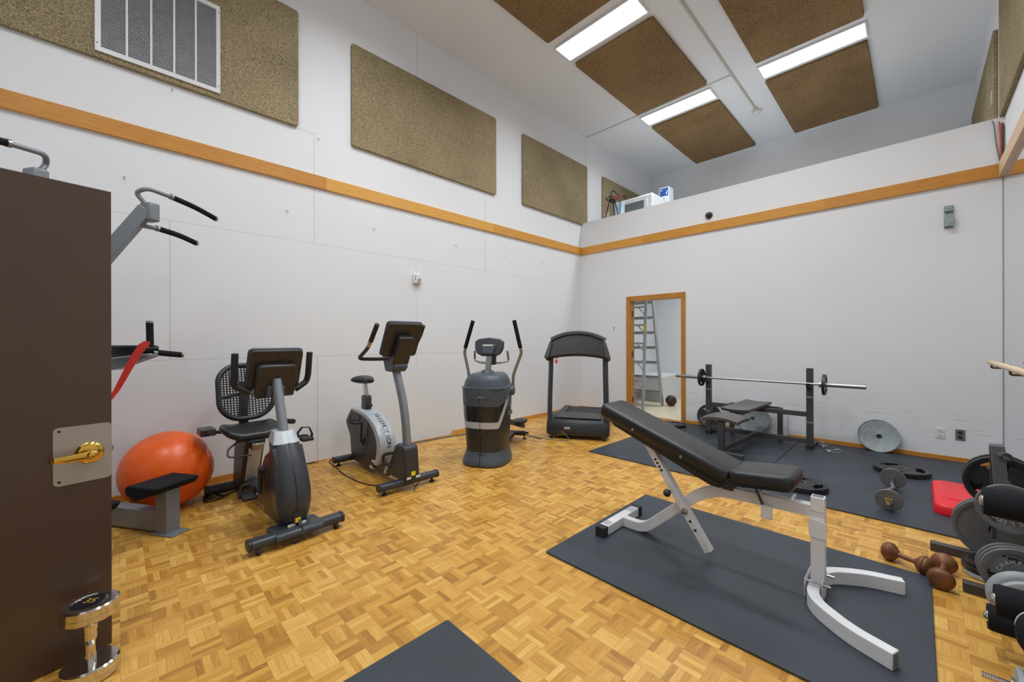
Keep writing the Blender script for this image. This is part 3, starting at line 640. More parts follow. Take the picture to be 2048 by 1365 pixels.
obj('handle', G().lathe([(.017, .058), (.017, .085), (.0145, .09), (.0145, .135), (.018, .14), (.0195, .16), (.018, .175), (.0205, .18), (.0205, .232)], None, 28), CHROME, t)
# ------------------------------------------------------------------ orange stability ball
t = thing('stability_ball', 'large orange stability ball on the floor against the left wall', 'exercise ball', (-4.145, .28, .294))
g = G(); n = 40
vs = []
for k in range(n + 1):
    for i in range(64):
        a = PI * k / n; b = 2 * PI * i / 64
        p = Vector((math.sin(a) * math.cos(b), math.sin(a) * math.sin(b), math.cos(a)))
        d = 1.0
        q = p - Vector((.05, .93, .36)).normalized()
        d -= .10 * math.exp(-q.length ** 2 / .10) * (1 + .5 * math.sin(24 * math.atan2(q.z, q.x)))* .6
        if p.z < -.965: d *= .965 / -p.z
        vs.append(tuple(p * .294 * d))
fs = [(k * 64 + i, k * 64 + (i + 1) % 64, (k + 1) * 64 + (i + 1) % 64, (k + 1) * 64 + i) for k in range(n) for i in range(64)]
g.add(vs, fs); obj('shell', g, ORANGE, t, ang=80)
for k in (-.012, .012): obj('moulded_ridge', G().tube([tuple(Rz(25) @ Vector((.2935 * math.cos(q) * math.sqrt(1 - k * k), .2935 * k * 12 * .1 + .0, .2935 * math.sin(q)))) for q in [2 * PI * i / 72 for i in range(72)]], .0016, 6, loop=True), ORANGE, t)
# ------------------------------------------------------------------ power tower behind the door
t = thing('power_tower', 'grey knee raise and pull-up tower standing by the left wall behind the door', 'exercise machine', (-3.96, -.27, 0), 32)
obj('column', G().rtube([(-.05, 0, .0), (-.05, 0, 1.95)], .08, .1, up=(1, 0, 0)), GREYT, t, .006)
obj('base_frame', G().box((-.3, -.28, .04), (-.2, .28, .12)).box((-.25, -.04, .04), (0, .04, .12)), GREYT, t, .006)
for s in (-1, 1):
    b = s * .235
    g = G().box((-.25, b - .04, .015), (.56, b + .04, .15)); obj('base_leg', g, GREYT, t, .005)
    g = G().box((.54, b - .045, .0), (.635, b + .045, .33)); f = obj('step_post', g, GREYT, t, .005)
    obj('foot_plate', G().box((.5, b - .06, 0), (.70, b + .06, .012)), GREYT, f, .003)
    g = G().prism([(.42, .30), (.50, .255), (.64, .30), (.68, .345), (.66, .352), (.44, .352), (.42, .335)], b - .145, b + .145, 'y')
    obj('step_pad', g, FOAM, t, .006)
    obj('pull_up_arm', G().rtube([(-.06, 0, 1.48), (.345, s * .275, 2.235)], .06, .085), GREYT, t, .004)
    br = obj('bracket', G().box((.30, s * .29 - .035, 2.15), (.40, s * .29 + .035, 2.28)), GREYT, t, .012)
    for up_bar in (True, False):
        if up_bar: pts = round_path([(.34, s * .28, 2.26), (.31, s * .225, 2.34), (.37, s * .26, 2.375), (.38, s * .42, 2.365), (.385, s * .58, 2.35), (.39, s * .74, 2.305)], .05)
        else: pts = round_path([(.33, s * .26, 2.17), (.31, s * .235, 2.12), (.33, s * .29, 2.115), (.33, s * .35, 2.12), (.335, s * .49, 2.115), (.34, s * .62, 2.08)], .04)
        bar = obj('pull_up_bar', G().tube(pts, .0145, 12), GREYT, t)
        p = [Vector(q) for q in ([(.38, s * .42, 2.365), (.385, s * .58, 2.35), (.39, s * .74, 2.305)] if up_bar else [(.33, s * .36, 2.12), (.335, s * .49, 2.115), (.34, s * .62, 2.08)])]
        gp = [q + Vector((0, 0, -.004 * (1 if k == 1 else 0))) for k, q in enumerate(p)]
        obj('grip', G().tube(round_path(gp, .08), .0195, 14), FOAM, bar)
        e = (p[2] - p[1]).normalized(); obj('end_cap', G().tube([p[2], p[2] + e * .014], .021, 14), STEEL, bar)
        e = (p[0] - p[1]).normalized(); obj('collar', G().tube([p[0] + e * .016, p[0]], .022, 14), STEEL, bar)
    obj('arm_pad', G().prism([(-.02, 1.18), (.40, 1.22), (.43, 1.245), (.42, 1.275), (-.02, 1.275)], s * .25 - .05, s * .25 + .05, 'y'), VINYL, t, .012)
    obj('arm_support', G().prism([(-.02, 1.10), (.1, 1.10), (.44, 1.195), (.44, 1.215), (-.02, 1.17)], s * .25 - .03, s * .25 + .03, 'y'), GREYT, t, .003)
    h1 = obj('dip_handle', G().tube([(.41, s * .25, 1.24), (.405, s * .25, 1.44)], .013, 12), STEEL, t)
    obj('grip', G().tube([(.41, s * .25, 1.265), (.405, s * .25, 1.43)], .0205, 14), FOAM, h1)
    obj('end_cap', G().tube([(.405, s * .25, 1.43), (.4045, s * .25, 1.444)], .0205, 14), STEEL, h1)
    h2 = obj('dip_handle', G().tube([(.42, s * .26, 1.225), (.43, s * .45, 1.2)], .013, 12), STEEL, t)
    obj('grip', G().tube([(.422, s * .29, 1.222), (.43, s * .435, 1.202)], .0205, 14), FOAM, h2); obj('end_cap', G().tube([(.43, s * .435, 1.202), (.4305, s * .45, 1.2)], .0205, 14), STEEL, h2)
obj('back_pad', G().box((0, -.13, 1.0), (.06, .13, 1.62)), VINYL, t, .02)
# red band hanging from the right arm of the tower
g = G(); pa = smooth_path([(-3.597, .150, 1.283), (-3.600, .128, 1.285), (-3.600, .112, 1.262), (-3.602, .082, 1.205), (-3.604, .044, 1.115), (-3.605, .010, 1.03), (-3.606, -.02, .965), (-3.600, -.07, .905), (-3.575, -.13, .885), (-3.545, -.19, .93), (-3.515, -.24, 1.06), (-3.50, -.265, 1.20), (-3.495, -.275, 1.283)], 5)
n = len(pa); g.sweep(pa, [(-.03, -.002), (.03, -.002), (.03, .002), (-.03, .002)], up=(1, 0, 0), rad=[.4 + .5 * abs(2 * i / (n - 1) - 1) ** .8 if .12 * n < i < .88 * n else .6 for i in range(n)])
o = obj('resistance_band', g, REDB)
tag(o, 'red rubber resistance band hanging from the padded arm of the tower', 'exercise band')
# ------------------------------------------------------------------ recumbent bike
t = thing('recumbent_bike', 'dark grey recumbent exercise bike with mesh backrest beside the orange ball', 'exercise bike', (-2.85, .84, 0), 2.5)
# shroud: side profile with rounded front
prof = [(-.19, .60, .085), (-.13, .52, .095), (-.07, .42, .104), (-.025, .31, .108), (-.012, .22, .106), (-.02, .14, .097), (-.045, .085, .086)]
rings = []
for x, z, w in prof:
    xr = {0: -.40}.get(0); xr = -.33 - .12 * math.sin(PI * min(1, max(0, (z - .05) / .55))) if z > .1 else -.34
    n = 10; ring = []
    for i in range(n + 1):
        q = -1 + 2 * i / n; ring.append((x - .055 * abs(q) ** 2.6, w * q, z))
    ring += [(x - .12, w * .98, z), (xr + .02, w * .72, z), (xr, w * .6, z), (xr, -w * .6, z), (xr + .02, -w * .72, z), (x - .12, -w * .98, z)]
    rings.append(ring)
obj('shroud', G().loft(rings), SLATED, t, .004, ang=30)
g = G().tube([(-.03 + .012 - .0, 0, .09), (-.0085, 0, .22), (-.022, 0, .31), (-.067, 0, .42), (-.187, 0, .60)], .0016, 6); obj('seam', g, DARK, t)
for s in (-1, 1):
    obj('side_cover', G().lathe([(0, 0), (.105, 0), (.10, .012), (.09, .016), (0, .016)], T(-.30, s * .085, .40) @ Rx(-90 * s), 40), DBROWN, t)
obj('side_panel', G().prism([(-.12, .10), (-.08, .3), (-.14, .48), (-.2, .58), (-.36, .5), (-.44, .4), (-.44, .25), (-.36, .1)], -.098, .098, 'y'), DBROWN, t, .01)
col_ = [(-.19, .60), (-.26, .674), (-.36, .66), (-.38, .56), (-.34, .53)]
rings = [[(-.185 - .03 * abs(q) ** 2.5 * (1) if k < 11 else -.38, (.088 if True else 0) * q, .592) for k, q in [(k, -1 + .2 * k) for k in range(11)]] + [(-.39, .07, .592), (-.39, -.07, .592)],
         [(-.245 - .02 * abs(q) ** 2.5, .062 * q, .676) for q in [-1 + .2 * k for k in range(11)]] + [(-.365, .052, .676), (-.365, -.052, .676)]]
obj('silver_collar', G().loft(rings), SILV, t, .006)
obj('mast', G().sweep([(-.27, 0, .64), (-.345, 0, .82), (-.425, 0, 1.02)], [(a * .7, b) for a, b in rrect(.085, .07, .03, 4)]), GREYT, t)
def tilted(cx, cz, deg): return T(cx, 0, cz) @ Ry(deg)
M = tilted(-.455, 1.10, 22)   # local z up the console, +x towards the front
cons = obj('console', G().prism([(p[0], p[1]) for p in rrect(.345, .30, .03)], -.012, .018, 'x', M), DBROWN, t, .006)
obj('rim', G().prism([(p[0], p[1]) for p in rrect(.36, .315, .034)], -.03, -.010, 'x', M), SLATE, cons, .008)
obj('screen', G().prism(rrect(.27, .2, .01), -.034, -.029, 'x', M), mat('black_gloss', (20, 24, 30)), cons)
obj('rear_housing', G().prism([(-.13, -.2), (.13, -.2), (.132, .03), (.11, .055), (-.11, .055), (-.132, .03)], .015, .07, 'x', M), DBROWN, t, .012)
for y, z in ((-.15, .12), (0, .125), (.15, .12), (-.155, .0), (.155, .0), (-.15, -.12), (.15, -.12)): obj('screw', G().lathe([(0, 0), (.006, 0), (.006, .002), (0, .002)], M @ T(.018, y, z) @ Ry(90), 10), DARK, cons)
for y, z in ((-.09, .0), (.09, .0), (-.09, -.13), (.09, -.13)): obj('screw', G().lathe([(0, 0), (.006, 0), (.006, .002), (0, .002)], M @ T(.07, y, z) @ Ry(90), 10), DARK, cons)
for s in (-1, 1):
    pts = round_path([(-.47, 0, .93), (-.49, s * .13, .925), (-.52, s * .235, .985), (-.50, s * .245, 1.04), (-.47, s * .245, 1.21)], .05)
    hb = obj('handlebar', G().tube(pts, .013, 12), GREYT, t)
    obj('grip', G().tube([p for p in round_path([(-.49, s * .15, .935), (-.52, s * .24, .985), (-.50, s * .245, 1.04), (-.468, s * .245, 1.215)], .05)], .022, 16), BLKM, hb)
obj('hub', G().box((-.53, -.06, .895), (-.42, .06, .98)), SLATE, t, .015)
def pedal(parent, x, y, z, s):
    g = G().box((-.055, -.04, -.012), (.055, .04, .012), T(x, y, z)); p = obj('pedal', g, BLKM, parent, .006)
    obj('strap', G().sweep([(x - .02, y - s * .045, z), (x - .02, y - s * .05, z + .05), (x - .02, y - s * .02, z + .085), (x - .02, y + s * .03, z + .08), (x - .02, y + s * .052, z + .03), (x - .02, y + s * .05, z - .01)], [(-.018, -.002), (.018, -.002), (.018, .002), (-.018, .002)], up=(0, 1, 0)), BLKM, p)
    obj('heel_cup', G().tube([(x - .055, y - .035, z + .01), (x - .075, y, z + .012), (x - .055, y + .035, z + .01)], .008, 8), BLKM, p)
for s, x, z in ((-1, -.36, .245), (1, -.41, .565)):
    cr = obj('crank', G().tube([(-.385, s * .12, .40), (x, s * .125, z)], .012, 12), BLK, t); obj('axle', G().lathe([(0, 0), (.028, 0), (.024, .03), (0, .03)], T(-.385, s * .095, .40) @ Rx(-90 * s), 20), BLK, t)
    g = G().tube([(x, s * .125, z), (x, s * .15, z)], .008, 8); obj('spindle', g, STEEL, cr)
pedal(t, -.36, -.195, .24, -1); pedal(t, -.41, .195, .56, 1)
obj('front_stabilizer', G().sweep([(0, -.275, .062), (0, .275, .062)], rrect(.085, .06, .025)), SLATED, t, .006)
for s in (-1, 1): obj('end_cap', G().sweep([(0, s * .272, .062), (0, s * .29, .062)], rrect(.09, .064, .026)), BLK, t, .004)
obj('foot_cover', G().prism([(-.13, .09), (.04, .09), (.06, .07), (.06, .045), (-.16, .045)], -.15, .15, 'y'), SLATED, t, .02)
for s in (-1, 1):
    c = obj('caster', G().box((.0, s * .235 - .014, .02), (.035, s * .235 + .014, .05)), BLK, t, .004)
    obj('wheel', G().lathe([(0, -.01), (.021, -.01), (.021, .01), (0, .01)], T(.025, s * .235, .021) @ Rx(90), 20), BLKM, c)
obj('power_plate', G().prism([(p[0], p[1] + .145) for p in rrect(.055, .075, .01)], -.012, -.006, 'x'), BLK, t)
obj('warning_sticker', G().box((-.0065, -.016, .112), (-.004, .016, .142)), YEL, t, flat=True)
for y in (-.035, .032): obj('label_sticker', G().box((-.024, y - .022, .092), (-.0125, y + .022, .104)), WST, t, flat=True)
obj('power_cord', G().tube(smooth_path([(-.01, .005, .13), (.04, .01, .10), (.055, .005, .06), (.05, -.02, .012), (.03, -.05, .008)], 5), .004, 8), BLKM, t)
obj('lower_frame', G().sweep([(-.33, 0, .14), (-.7, 0, .11), (-1.3, 0, .09)], rrect(.09, .11, .02)), SLATED, t, .003)
obj('seat_pedestal', G().prism([(-1.36, .05), (-1.12, .05), (-.97, .42), (-.90, .5), (-1.20, .5), (-1.30, .40)], -.07, .07, 'y'), DBROWN, t, .015)
obj('pedestal_face', G().prism([(-1.115, .08), (-1.09, .1), (-.93, .42), (-.96, .44)], -.045, .045, 'y'), SILV, t, .004)
obj('seat_track', G().rtube([(-.86, 0, .455), (-1.36, 0, .50)], .08, .05), STEEL, t, .004)
rings = []
for k, (w, dz) in enumerate(((.17, -.035), (.205, -.03), (.215, -.005), (.205, .018), (.185, .028))):
    rings.append([(-1.10 + p[0] * .88 * (w / .215), p[1] * (w / .215), .555 + dz + .035 * (abs(p[1]) / .21) ** 2 - .03 * (max(0, p[0]) / .2) ** 2) for p in rrect(.40, .41, .12, 6)])
obj('seat_cushion', G().loft(rings), VINYL, t, ang=60)
obj('seat_base', G().box((-1.25, -.12, .49), (-.95, .12, .53)), BLK, t, .01)
Mb = T(-1.265, .02, .605) @ Ry(-13)
path = [(.02 * abs(p[0] / .22) ** 2 * 3, p[0] * (1 + .12 * math.sin(PI * (p[1] + .25) / .5)) , p[1] + .26) for p in rrect(.37, .47, .14, 7)]
rings_ = [tuple(Mb @ Vector(p)) for p in path]
bk = obj('backrest_frame', G().tube(rings_, .021, 12, loop=True), BLK, t)
g = G()
def inside(y, z):
    w, h, r = .185, .235, .14; zz = z - .26; sc_ = 1 + .12 * math.sin(PI * (zz + .25) / .5); yy = y / sc_
    if abs(yy) > w or abs(zz) > h: return False
    dx, dz_ = abs(yy) - (w - r), abs(zz) - (h - r)
    return not (dx > 0 and dz_ > 0 and dx * dx + dz_ * dz_ > r * r)
def slat(a, b, w): g.rtube([tuple(Mb @ Vector(a)), tuple(Mb @ Vector(b))], w, .004, up=(1, 0, 0))
for k in range(-8, 9):
    y = k * .0235; zs = [z * .01 for z in range(1, 53) if inside(y, z * .01)]
    if zs: slat((.02 * abs(y / .22) ** 2 * 3, y, zs[0]), (.02 * abs(y / .22) ** 2 * 3, y, zs[-1]), .010)
for k in range(1, 25):
    z = k * .0205; ys = [y * .005 for y in range(-50, 51) if inside(y * .005, z)]
    if ys:
        g.sweep([tuple(Mb @ Vector((.02 * abs(y / .22) ** 2 * 3, y, z))) for y in (ys[0], ys[0] / 2, 0, ys[-1] / 2, ys[-1])], [(-.004, -.002), (.004, -.002), (.004, .002), (-.004, .002)], up=(1, 0, 0))
obj('mesh_back', g, BLK, t, flat=True)
obj('back_support', G().prism([(-.04, .52), (-.02, .52), (-.03, .95), (-.05, .95)], -.035, .035, 'y', T(-1.27, 0, 0)).tube([tuple(Mb @ Vector((-.03, -.17, .22))), tuple(Mb @ Vector((-.05, 0, .25))), tuple(Mb @ Vector((-.03, .17, .22)))], .014, 10), BLK, t)
for s in (-1, 1):
    a = obj('seat_handle', G().tube(round_path([(-1.28, s * .1, .52), (-1.26, s * .27, .56), (-.98, s * .285, .60)], .05), .014, 12), BLK, t)
    obj('grip', G().tube([(-1.12, s * .28, .585), (-.955, s * .287, .603)], .022, 16), BLKM, a)
obj('armrest_rail', G().box((-1.22, -.34, .555), (-1.06, -.24, .61)), DBROWN, t, .008)
obj('adjustment_lever', G().tube(round_path([(-1.0, -.1, .5), (-.95, -.19, .45), (-.9, -.2, .40), (-.86, -.05, .40)], .03), .007, 8), BLK, t)
obj('rear_stabilizer', G().tube([(-1.33, -.25, .05), (-1.33, .25, .05)], .042, 18), SLATED, t, .006)
for s in (-1, 1): obj('end_cap', G().tube([(-1.33, s * .245, .05), (-1.33, s * .27, .05)], .045, 18), BLK, t, .004)
o = obj('power_cable', G().tube(smooth_path([(-4.22, .62, .012), (-4.1, .50, .01), (-4.0, .52, .01), (-4.05, .62, .01), (-4.2, .56, .014), (-4.15, .50, .012), (-4.02, .57, .016), (-4.12, .70, .01), (-4.3, .9, .008), (-4.5, 1.1, .008), (-4.52, 1.5, .008)], 6), .005, 8), BLKM)
tag(o, 'black power cable coiled on the floor beside the recumbent bike', 'cable')
# ------------------------------------------------------------------ upright bike
t = thing('upright_bike', 'silver and dark grey upright exercise bike with black saddle', 'exercise bike', (-3.155, 1.83, 0))
dark = [(-1.06, .585), (-.98, .60), (-.80, .575), (-.62, .53), (-.50, .46), (-.44, .36), (-.43, .27), (-.46, .17), (-.52, .10), (-.62, .045), (-1.02, .06), (-1.06, .12), (-1.09, .30), (-1.20, .43), (-1.15, .50)]
obj('body', G().prism(dark, -.075, .075, 'y'), DBROWN, t, .012)
arch = [(-1.04, .60), (-.86, .605), (-.70, .585), (-.55, .53), (-.44, .455), (-.375, .36), (-.365, .27), (-.40, .17), (-.45, .11)]
inner = [(-.52, .115), (-.475, .18), (-.455, .27), (-.465, .35), (-.52, .43), (-.62, .50), (-.74, .545), (-.88, .565), (-1.0, .575)]
g = G()
def band(g, out, inn, w0, w1):
    n = len(out); rings = []
    for i in range(n):
        a = out[i]; b = inn[i]; w = w0 + (w1 - w0) * i / (n - 1)
        rings.append([(b[0], -w, b[1]), (a[0] * .8 + b[0] * .2, -w, a[1] * .8 + b[1] * .2), (a[0], -w * .7, a[1]), (a[0], w * .7, a[1]), (a[0] * .8 + b[0] * .2, w, a[1] * .8 + b[1] * .2), (b[0], w, b[1])])
    g.loft(rings)
def resamp(p, n):
    P = smooth_path([(a, 0, b) for a, b in p], 8); Ls = [0]
    for i in range(1, len(P)): Ls.append(Ls[-1] + (P[i] - P[i - 1]).length)
    o = []
    for k in range(n):
        d = Ls[-1] * k / (n - 1); j = 0
        while j < len(Ls) - 2 and Ls[j + 1] < d: j += 1
        q = (d - Ls[j]) / max(1e-6, Ls[j + 1] - Ls[j]); v = P[j].lerp(P[j + 1], min(1, q)); o.append((v.x, v.z))
    return o
ao = resamp(arch, 28); ai = resamp(inner[::-1], 28)
band(g, ao, ai, .082, .082); arch_o = obj('silver_arch', g, SILV, t, .003, ang=50)
LT = 'FREEMOTION'; P = [(p[0], p[1]) for p in resamp(arch, 200)]
for k, ch in enumerate(LT):
    i = int(78 + k * 8.6); a, b = P[i], P[i + 1]; tx, tz = b[0] - a[0], b[1] - a[1]; L0 = math.hypot(tx, tz); tx /= L0; tz /= L0
    Mx = Matrix(((tx, 0, -tz * -1, a[0]), (0, 1, 0, 0.0), (tz, 0, -tx, a[1]), (0, 0, 0, 1)))
    nx, nz = -tz, tx
    if nx < 0: nx, nz = -nx, -nz
    Mx = Matrix(((tx, 0, nx, a[0] + nx * .0012), (0, 1, 0, 0), (tz, 0, nz, a[1] + nz * .0012), (0, 0, 0, 1)))
    gg = text_g(ch, .062, Mx, .0006)
    obj('letter', gg, DBROWN, arch_o, flat=True)
for s in (-1, 1):
    obj('side_disc', G().lathe([(0, 0), (.085, 0), (.08, .01), (.03, .012), (.03, .03), (0, .03)], T(-.75, s * .07, .29) @ Rx(-90 * s), 36), DBROWN, t)
for s, x, z in ((-1, -.70, .50), (1, -.80, .09)):
    obj('crank', G().tube([(-.75, s * .105, .29), (x, s * .115, z)], .012, 12), BLK, t)
    pedal(t, x, s * .175, z + .005, s)
obj('post_sleeve', G().prism([(-.90, .54), (-.80, .54), (-.795, .72), (-.81, .745), (-.885, .745), (-.895, .72)], -.034, .034, 'y'), SLATED, t, .008)
obj('adjustment_knob', G().lathe([(0, 0), (.008, 0), (.008, .02), (.02, .025), (.022, .045), (0, .05)], T(-.80, 0, .64) @ Ry(80), 16), BLK, t)
obj('seat_post', G().rtube([(-.845, 0, .70), (-.885, 0, .875)], .035, .05), CHROME, t, .006)
g = G(); rings = []
for x, w, z, h in ((-1.0, .05, .895, .02), (-.985, .10, .90, .034), (-.945, .125, .90, .042), (-.90, .105, .895, .04), (-.85, .055, .892, .034), (-.79, .036, .895, .03), (-.74, .032, .90, .028), (-.715, .02, .90, .018)):
    rings.append([(x, w * math.cos(a), z + h * math.sin(a) * (1 if math.sin(a) > 0 else .9)) for a in [2 * PI * i / 20 for i in range(20)]])
g.loft(rings); obj('saddle', g, VINYL, t, ang=70)
obj('mast', G().sweep(smooth_path([(-.03, 0, .34), (-.055, 0, .55), (-.10, 0, .74), (-.175, 0, .92), (-.255, 0, 1.08)], 4), [(a * .75, b) for a, b in rrect(.085, .085, .035, 4)]), GREYT, t)
boot = [(-.335, .075), (-.12, .37), (-.10, .39), (.02, .385), (.045, .36), (.075, .10), (.06, .07)]
obj('boot', G().prism(boot, -.068, .068, 'y'), SLATED, t, .02, 3)
obj('boot_trim', G().prism([(-.345, .07), (-.135, .375), (-.11, .375), (-.30, .07)], -.071, .071, 'y'), SILV, t, .003)
obj('lower_frame', G().rtube([(-.30, 0, .09), (-.55, 0, .085)], .10, .09), SLATED, t, .008)
obj('rear_frame', G().rtube([(-.9, 0, .07), (-1.09, 0, .075)], .09, .08), SLATED, t, .015)
obj('bottle_holder', G().tube(round_path([(-.15, -.05, .30), (-.24, -.12, .27), (-.25, -.12, .20), (-.2, -.06, .16)], .02), .014, 10), BLK, t)
for x, L_, nm in ((0.0, .275, 'front_stabilizer'), (-1.08, .235, 'rear_stabilizer')):
    st = obj(nm, G().sweep([(x, -L_, .068), (x, L_, .068)], [(a, b) for a, b in rrect(.08, .06, .024)]), SLATED, t, .004)
    for s in (-1, 1):
        obj('end_cap', G().sweep([(x, s * L_, .068), (x, s * (L_ + .015), .068)], rrect(.084, .064, .026)), BLK, st, .003)
        obj('levelling_foot', G().lathe([(0, 0), (.024, 0), (.024, .01), (.01, .02), (.01, .045), (0, .045)], T(x, s * (L_ - .04), 0), 18), BLK, st)
M = T(-.115, 0, 1.315) @ Ry(28)
cons = obj('console', G().prism(rrect(.34, .33, .03), -.012, .02, 'x', M), DBROWN, t, .006)
obj('rim', G().prism(rrect(.355, .345, .034), -.032, -.010, 'x', M), SLATE, cons, .008)
obj('screen', G().prism(rrect(.27, .23, .01), -.036, -.031, 'x', M), mat('black_gloss', (20, 24, 30)), cons)
obj('rear_housing', G().prism([(-.065, -.26), (.065, -.26), (.08, -.2), (.075, .04), (.06, .06), (-.06, .06), (-.075, .04), (-.08, -.2)], .016, .085, 'x', M), DBROWN, t, .014)
obj('hub', G().prism([(-.37, 1.17), (-.20, 1.17), (-.12, 1.07), (-.17, 1.02), (-.31, 1.02)], -.07, .07, 'y'), SLATE, t, .014)
for y, z in ((-.145, .13), (.0, .14), (.145, .13), (-.15, -.02), (.15, -.02)): obj('screw', G().lathe([(0, 0), (.0055, 0), (.0055, .002), (0, .002)], M @ T(.02, y, z) @ Ry(90), 10), DARK, cons)
for y, z in ((-.045, .02), (.045, .02), (-.045, -.21), (.045, -.21)): obj('screw', G().lathe([(0, 0), (.0055, 0), (.0055, .002), (0, .002)], M @ T(.085, y, z) @ Ry(90), 10), DARK, cons)
for s in (-1, 1):
    pts = round_path([(-.25, s * .05, 1.14), (-.36, s * .14, 1.135), (-.52, s * .23, 1.135), (-.30, s * .235, 1.24), (-.17, s * .235, 1.39), (-.135, s * .23, 1.44)], .06)
    hb = obj('handlebar', G().tube(pts, .017, 14), BLK, t)
    obj('grip', G().tube([pts[-3], pts[-2], pts[-1], pts[-1] + Vector((.005, 0, .012))] if False else [(-.245, s * .235, 1.30), (-.19, s * .235, 1.365), (-.13, s * .23, 1.447)], .021, 16), BLKM, hb)
    obj('pulse_sensor', G().tube([(-.29, s * .235, 1.255), (-.225, s * .235, 1.325)], .0185, 16), mat('pulse_metal', (196, 176, 150), .35, metal=.7), hb)
obj('warning_sticker', G().box((.07, -.02, .13), (.0745, .02, .165), ), YEL, t, flat=True)
for y in (-.045, .045): obj('label_sticker', G().box((.072, y - .02, .105), (.078, y + .02, .122)), WST, t, flat=True)
for x, z in ((-.58, .075), (-.53, .14)): obj('label_sticker', G().box((x - .035, -.0775, z - .012), (x + .035, -.0755, z + .012)), WST, t, flat=True)
obj('cord_bundle', G().tube(smooth_path([(.08, 0, .10), (.10, -.02, .07), (.085, .01, .04), (.11, .03, .07), (.10, .0, .03), (.12, -.02, .01)], 5), .004, 8), BLKM, t)
o = obj('power_cable', G().tube(smooth_path([(-3.19, 1.75, .02), (-3.5, 1.60, .006), (-3.85, 1.56, .006), (-4.1, 1.58, .006), (-4.3, 1.6, .006), (-4.45, 1.62, .006), (-4.52, 1.7, .008)], 6), .0045, 8), BLKM)
tag(o, 'thin black power cable on the floor running under the upright bike', 'cable')
# ------------------------------------------------------------------ elliptical trainer
t = thing('elliptical_trainer', 'blue-grey elliptical trainer with two upright arms, left of the treadmill', 'exercise machine', (-3.145, 2.63, 0), 31)
def lerp_tab(tab, z):
    for i in range(len(tab) - 1):
        a, b = tab[i], tab[i + 1]
        if z <= b[0]:
            q = (z - a[0]) / (b[0] - a[0]); q = max(0, q); return [a[j] + (b[j] - a[j]) * q for j in range(1, len(a))]
    return list(tab[-1][1:])
# z, half width, front y, back y
EP = [(0, .240, .0, .56), (.035, .246, -.005, .58), (.12, .218, .03, .55), (.16, .212, .04, .55), (.38, .228, .03, .56), (.58, .236, .022, .57), (.78, .242, .015, .57), (.81, .236, .02, .56)]
def esec(z, off=0.0, n=48, e=2.8):
    w, f, b = lerp_tab(EP, z); cy = (f + b) / 2
    return sellipse(0, cy, z, w + off, (b - f) / 2 + off, e, n)
def shell(z0, z1, off=0.0, k=8): return G().loft([esec(z0 + (z1 - z0) * i / k, off) for i in range(k + 1)])
obj('base_skirt', shell(0.012, .15, .004, 6), SLATE, t, ang=50)
obj('lower_shroud', shell(.15, .60), DBROWN, t, ang=50)
obj('upper_shroud', shell(.60, .80, .004), SLATE, t, ang=50)
g = G().loft([sellipse(cx_, .292, z, w, d, 3.6, 48) for z, w, d, cx_ in ((.80, .246, .285), (.815, .246, .285), (.822, .232, .27), (.90, .205, .25), (.945, .165, .22), (.955, .15, .20))] if False else [sellipse(0, .292, z, w, d, 3.6, 48) for z, w, d in ((.80, .246, .285), (.815, .246, .285), (.822, .230, .268), (.88, .214, .255), (.935, .182, .235), (.952, .15, .20), (.958, .05, .08))]); obj('hood', g, SLATE, t, ang=50)
obj('mast_collar', G().lathe([(.09, .93), (.075, .965), (.055, .985), (0, .985)], T(0, .27, 0)), SLATE, t)
# surface bands that follow the body: angle from -180..0 is the front half
def wrapband(zlo, zhi, off, a0, a1, n=44, e=2.8):
    g = G(); rings = []
    for i in range(n + 1):
        a = R(a0 + (a1 - a0) * i / n); q = abs((a0 + (a1 - a0) * i / n) + 90) / 90.0
        def pt(z, o):
            w, f, b = lerp_tab(EP, z); cy = (f + b) / 2; c, s_ = math.cos(a), math.sin(a)
            return ((w + o) * math.copysign(abs(c) ** (2 / e), c), cy + ((b - f) / 2 + o) * math.copysign(abs(s_) ** (2 / e), s_), z)
        l, h = zlo(q), zhi(q); m_ = 5
        rings.append([pt(l + (h - l) * j / m_, off) for j in range(m_ + 1)] + [pt(h - (h - l) * j / m_, -.004) for j in range(m_ + 1)])
    g.loft(rings); return g
sl = lambda q: .395 + .36 * max(0, (q - .48) / .52) ** 1.15
sh = lambda q: .455 + .345 * max(0, (q - .48) / .52) ** .9
obj('silver_band', wrapband(sl, lambda q: sh(q) + .006, .009, -178, -2), SILV, t, ang=50)
obj('dark_visor', wrapband(lambda q: sh(q), lambda q: .64 + .03 * q + .09 * max(0, q - .6), .006, -170, -10), mat('smoked_plastic', (34, 32, 34), .25, coat=.3), t, ang=50)
obj('brow', wrapband(lambda q: .625 + .10 * max(0, q - .5) * 2, lambda q: .805, .012, -176, -4), SLATE, t, ang=50)
obj('seam', G().tube([(0, lerp_tab(EP, z)[1] - .010, z) for z in (.012, .035, .12, .2, .38, .52)], .0022, 6), DARK, t)
obj('seam', G().tube([(0, .0065, .64), (0, .0, .80)], .0018, 6), DARK, t)
for z, nm in ((.72, .10), (.34, .09), (.13, .05)):
    y = lerp_tab(EP, z)[1] - (.013 if z > .6 else .001)
    obj('emblem', G().prism([(-nm, z), (-.012, z + .007), (.012, z + .007), (nm, z), (.012, z - .007), (-.012, z - .007)], y - .003, y + .01, 'y').lathe([(0, 0), (.014, 0), (.010, .006), (0, .007)], T(0, y - .002, z) @ Rx(90), 16), SLATED if z < .6 else STEEL, t)
obj('mast', G().sweep([(0, .27, .94), (.02, .30, 1.20)], rrect(.07, .055, .025)), STEEL, t)
g = G(); Mc = T(.02, .275, 1.235) @ Rx(-14)
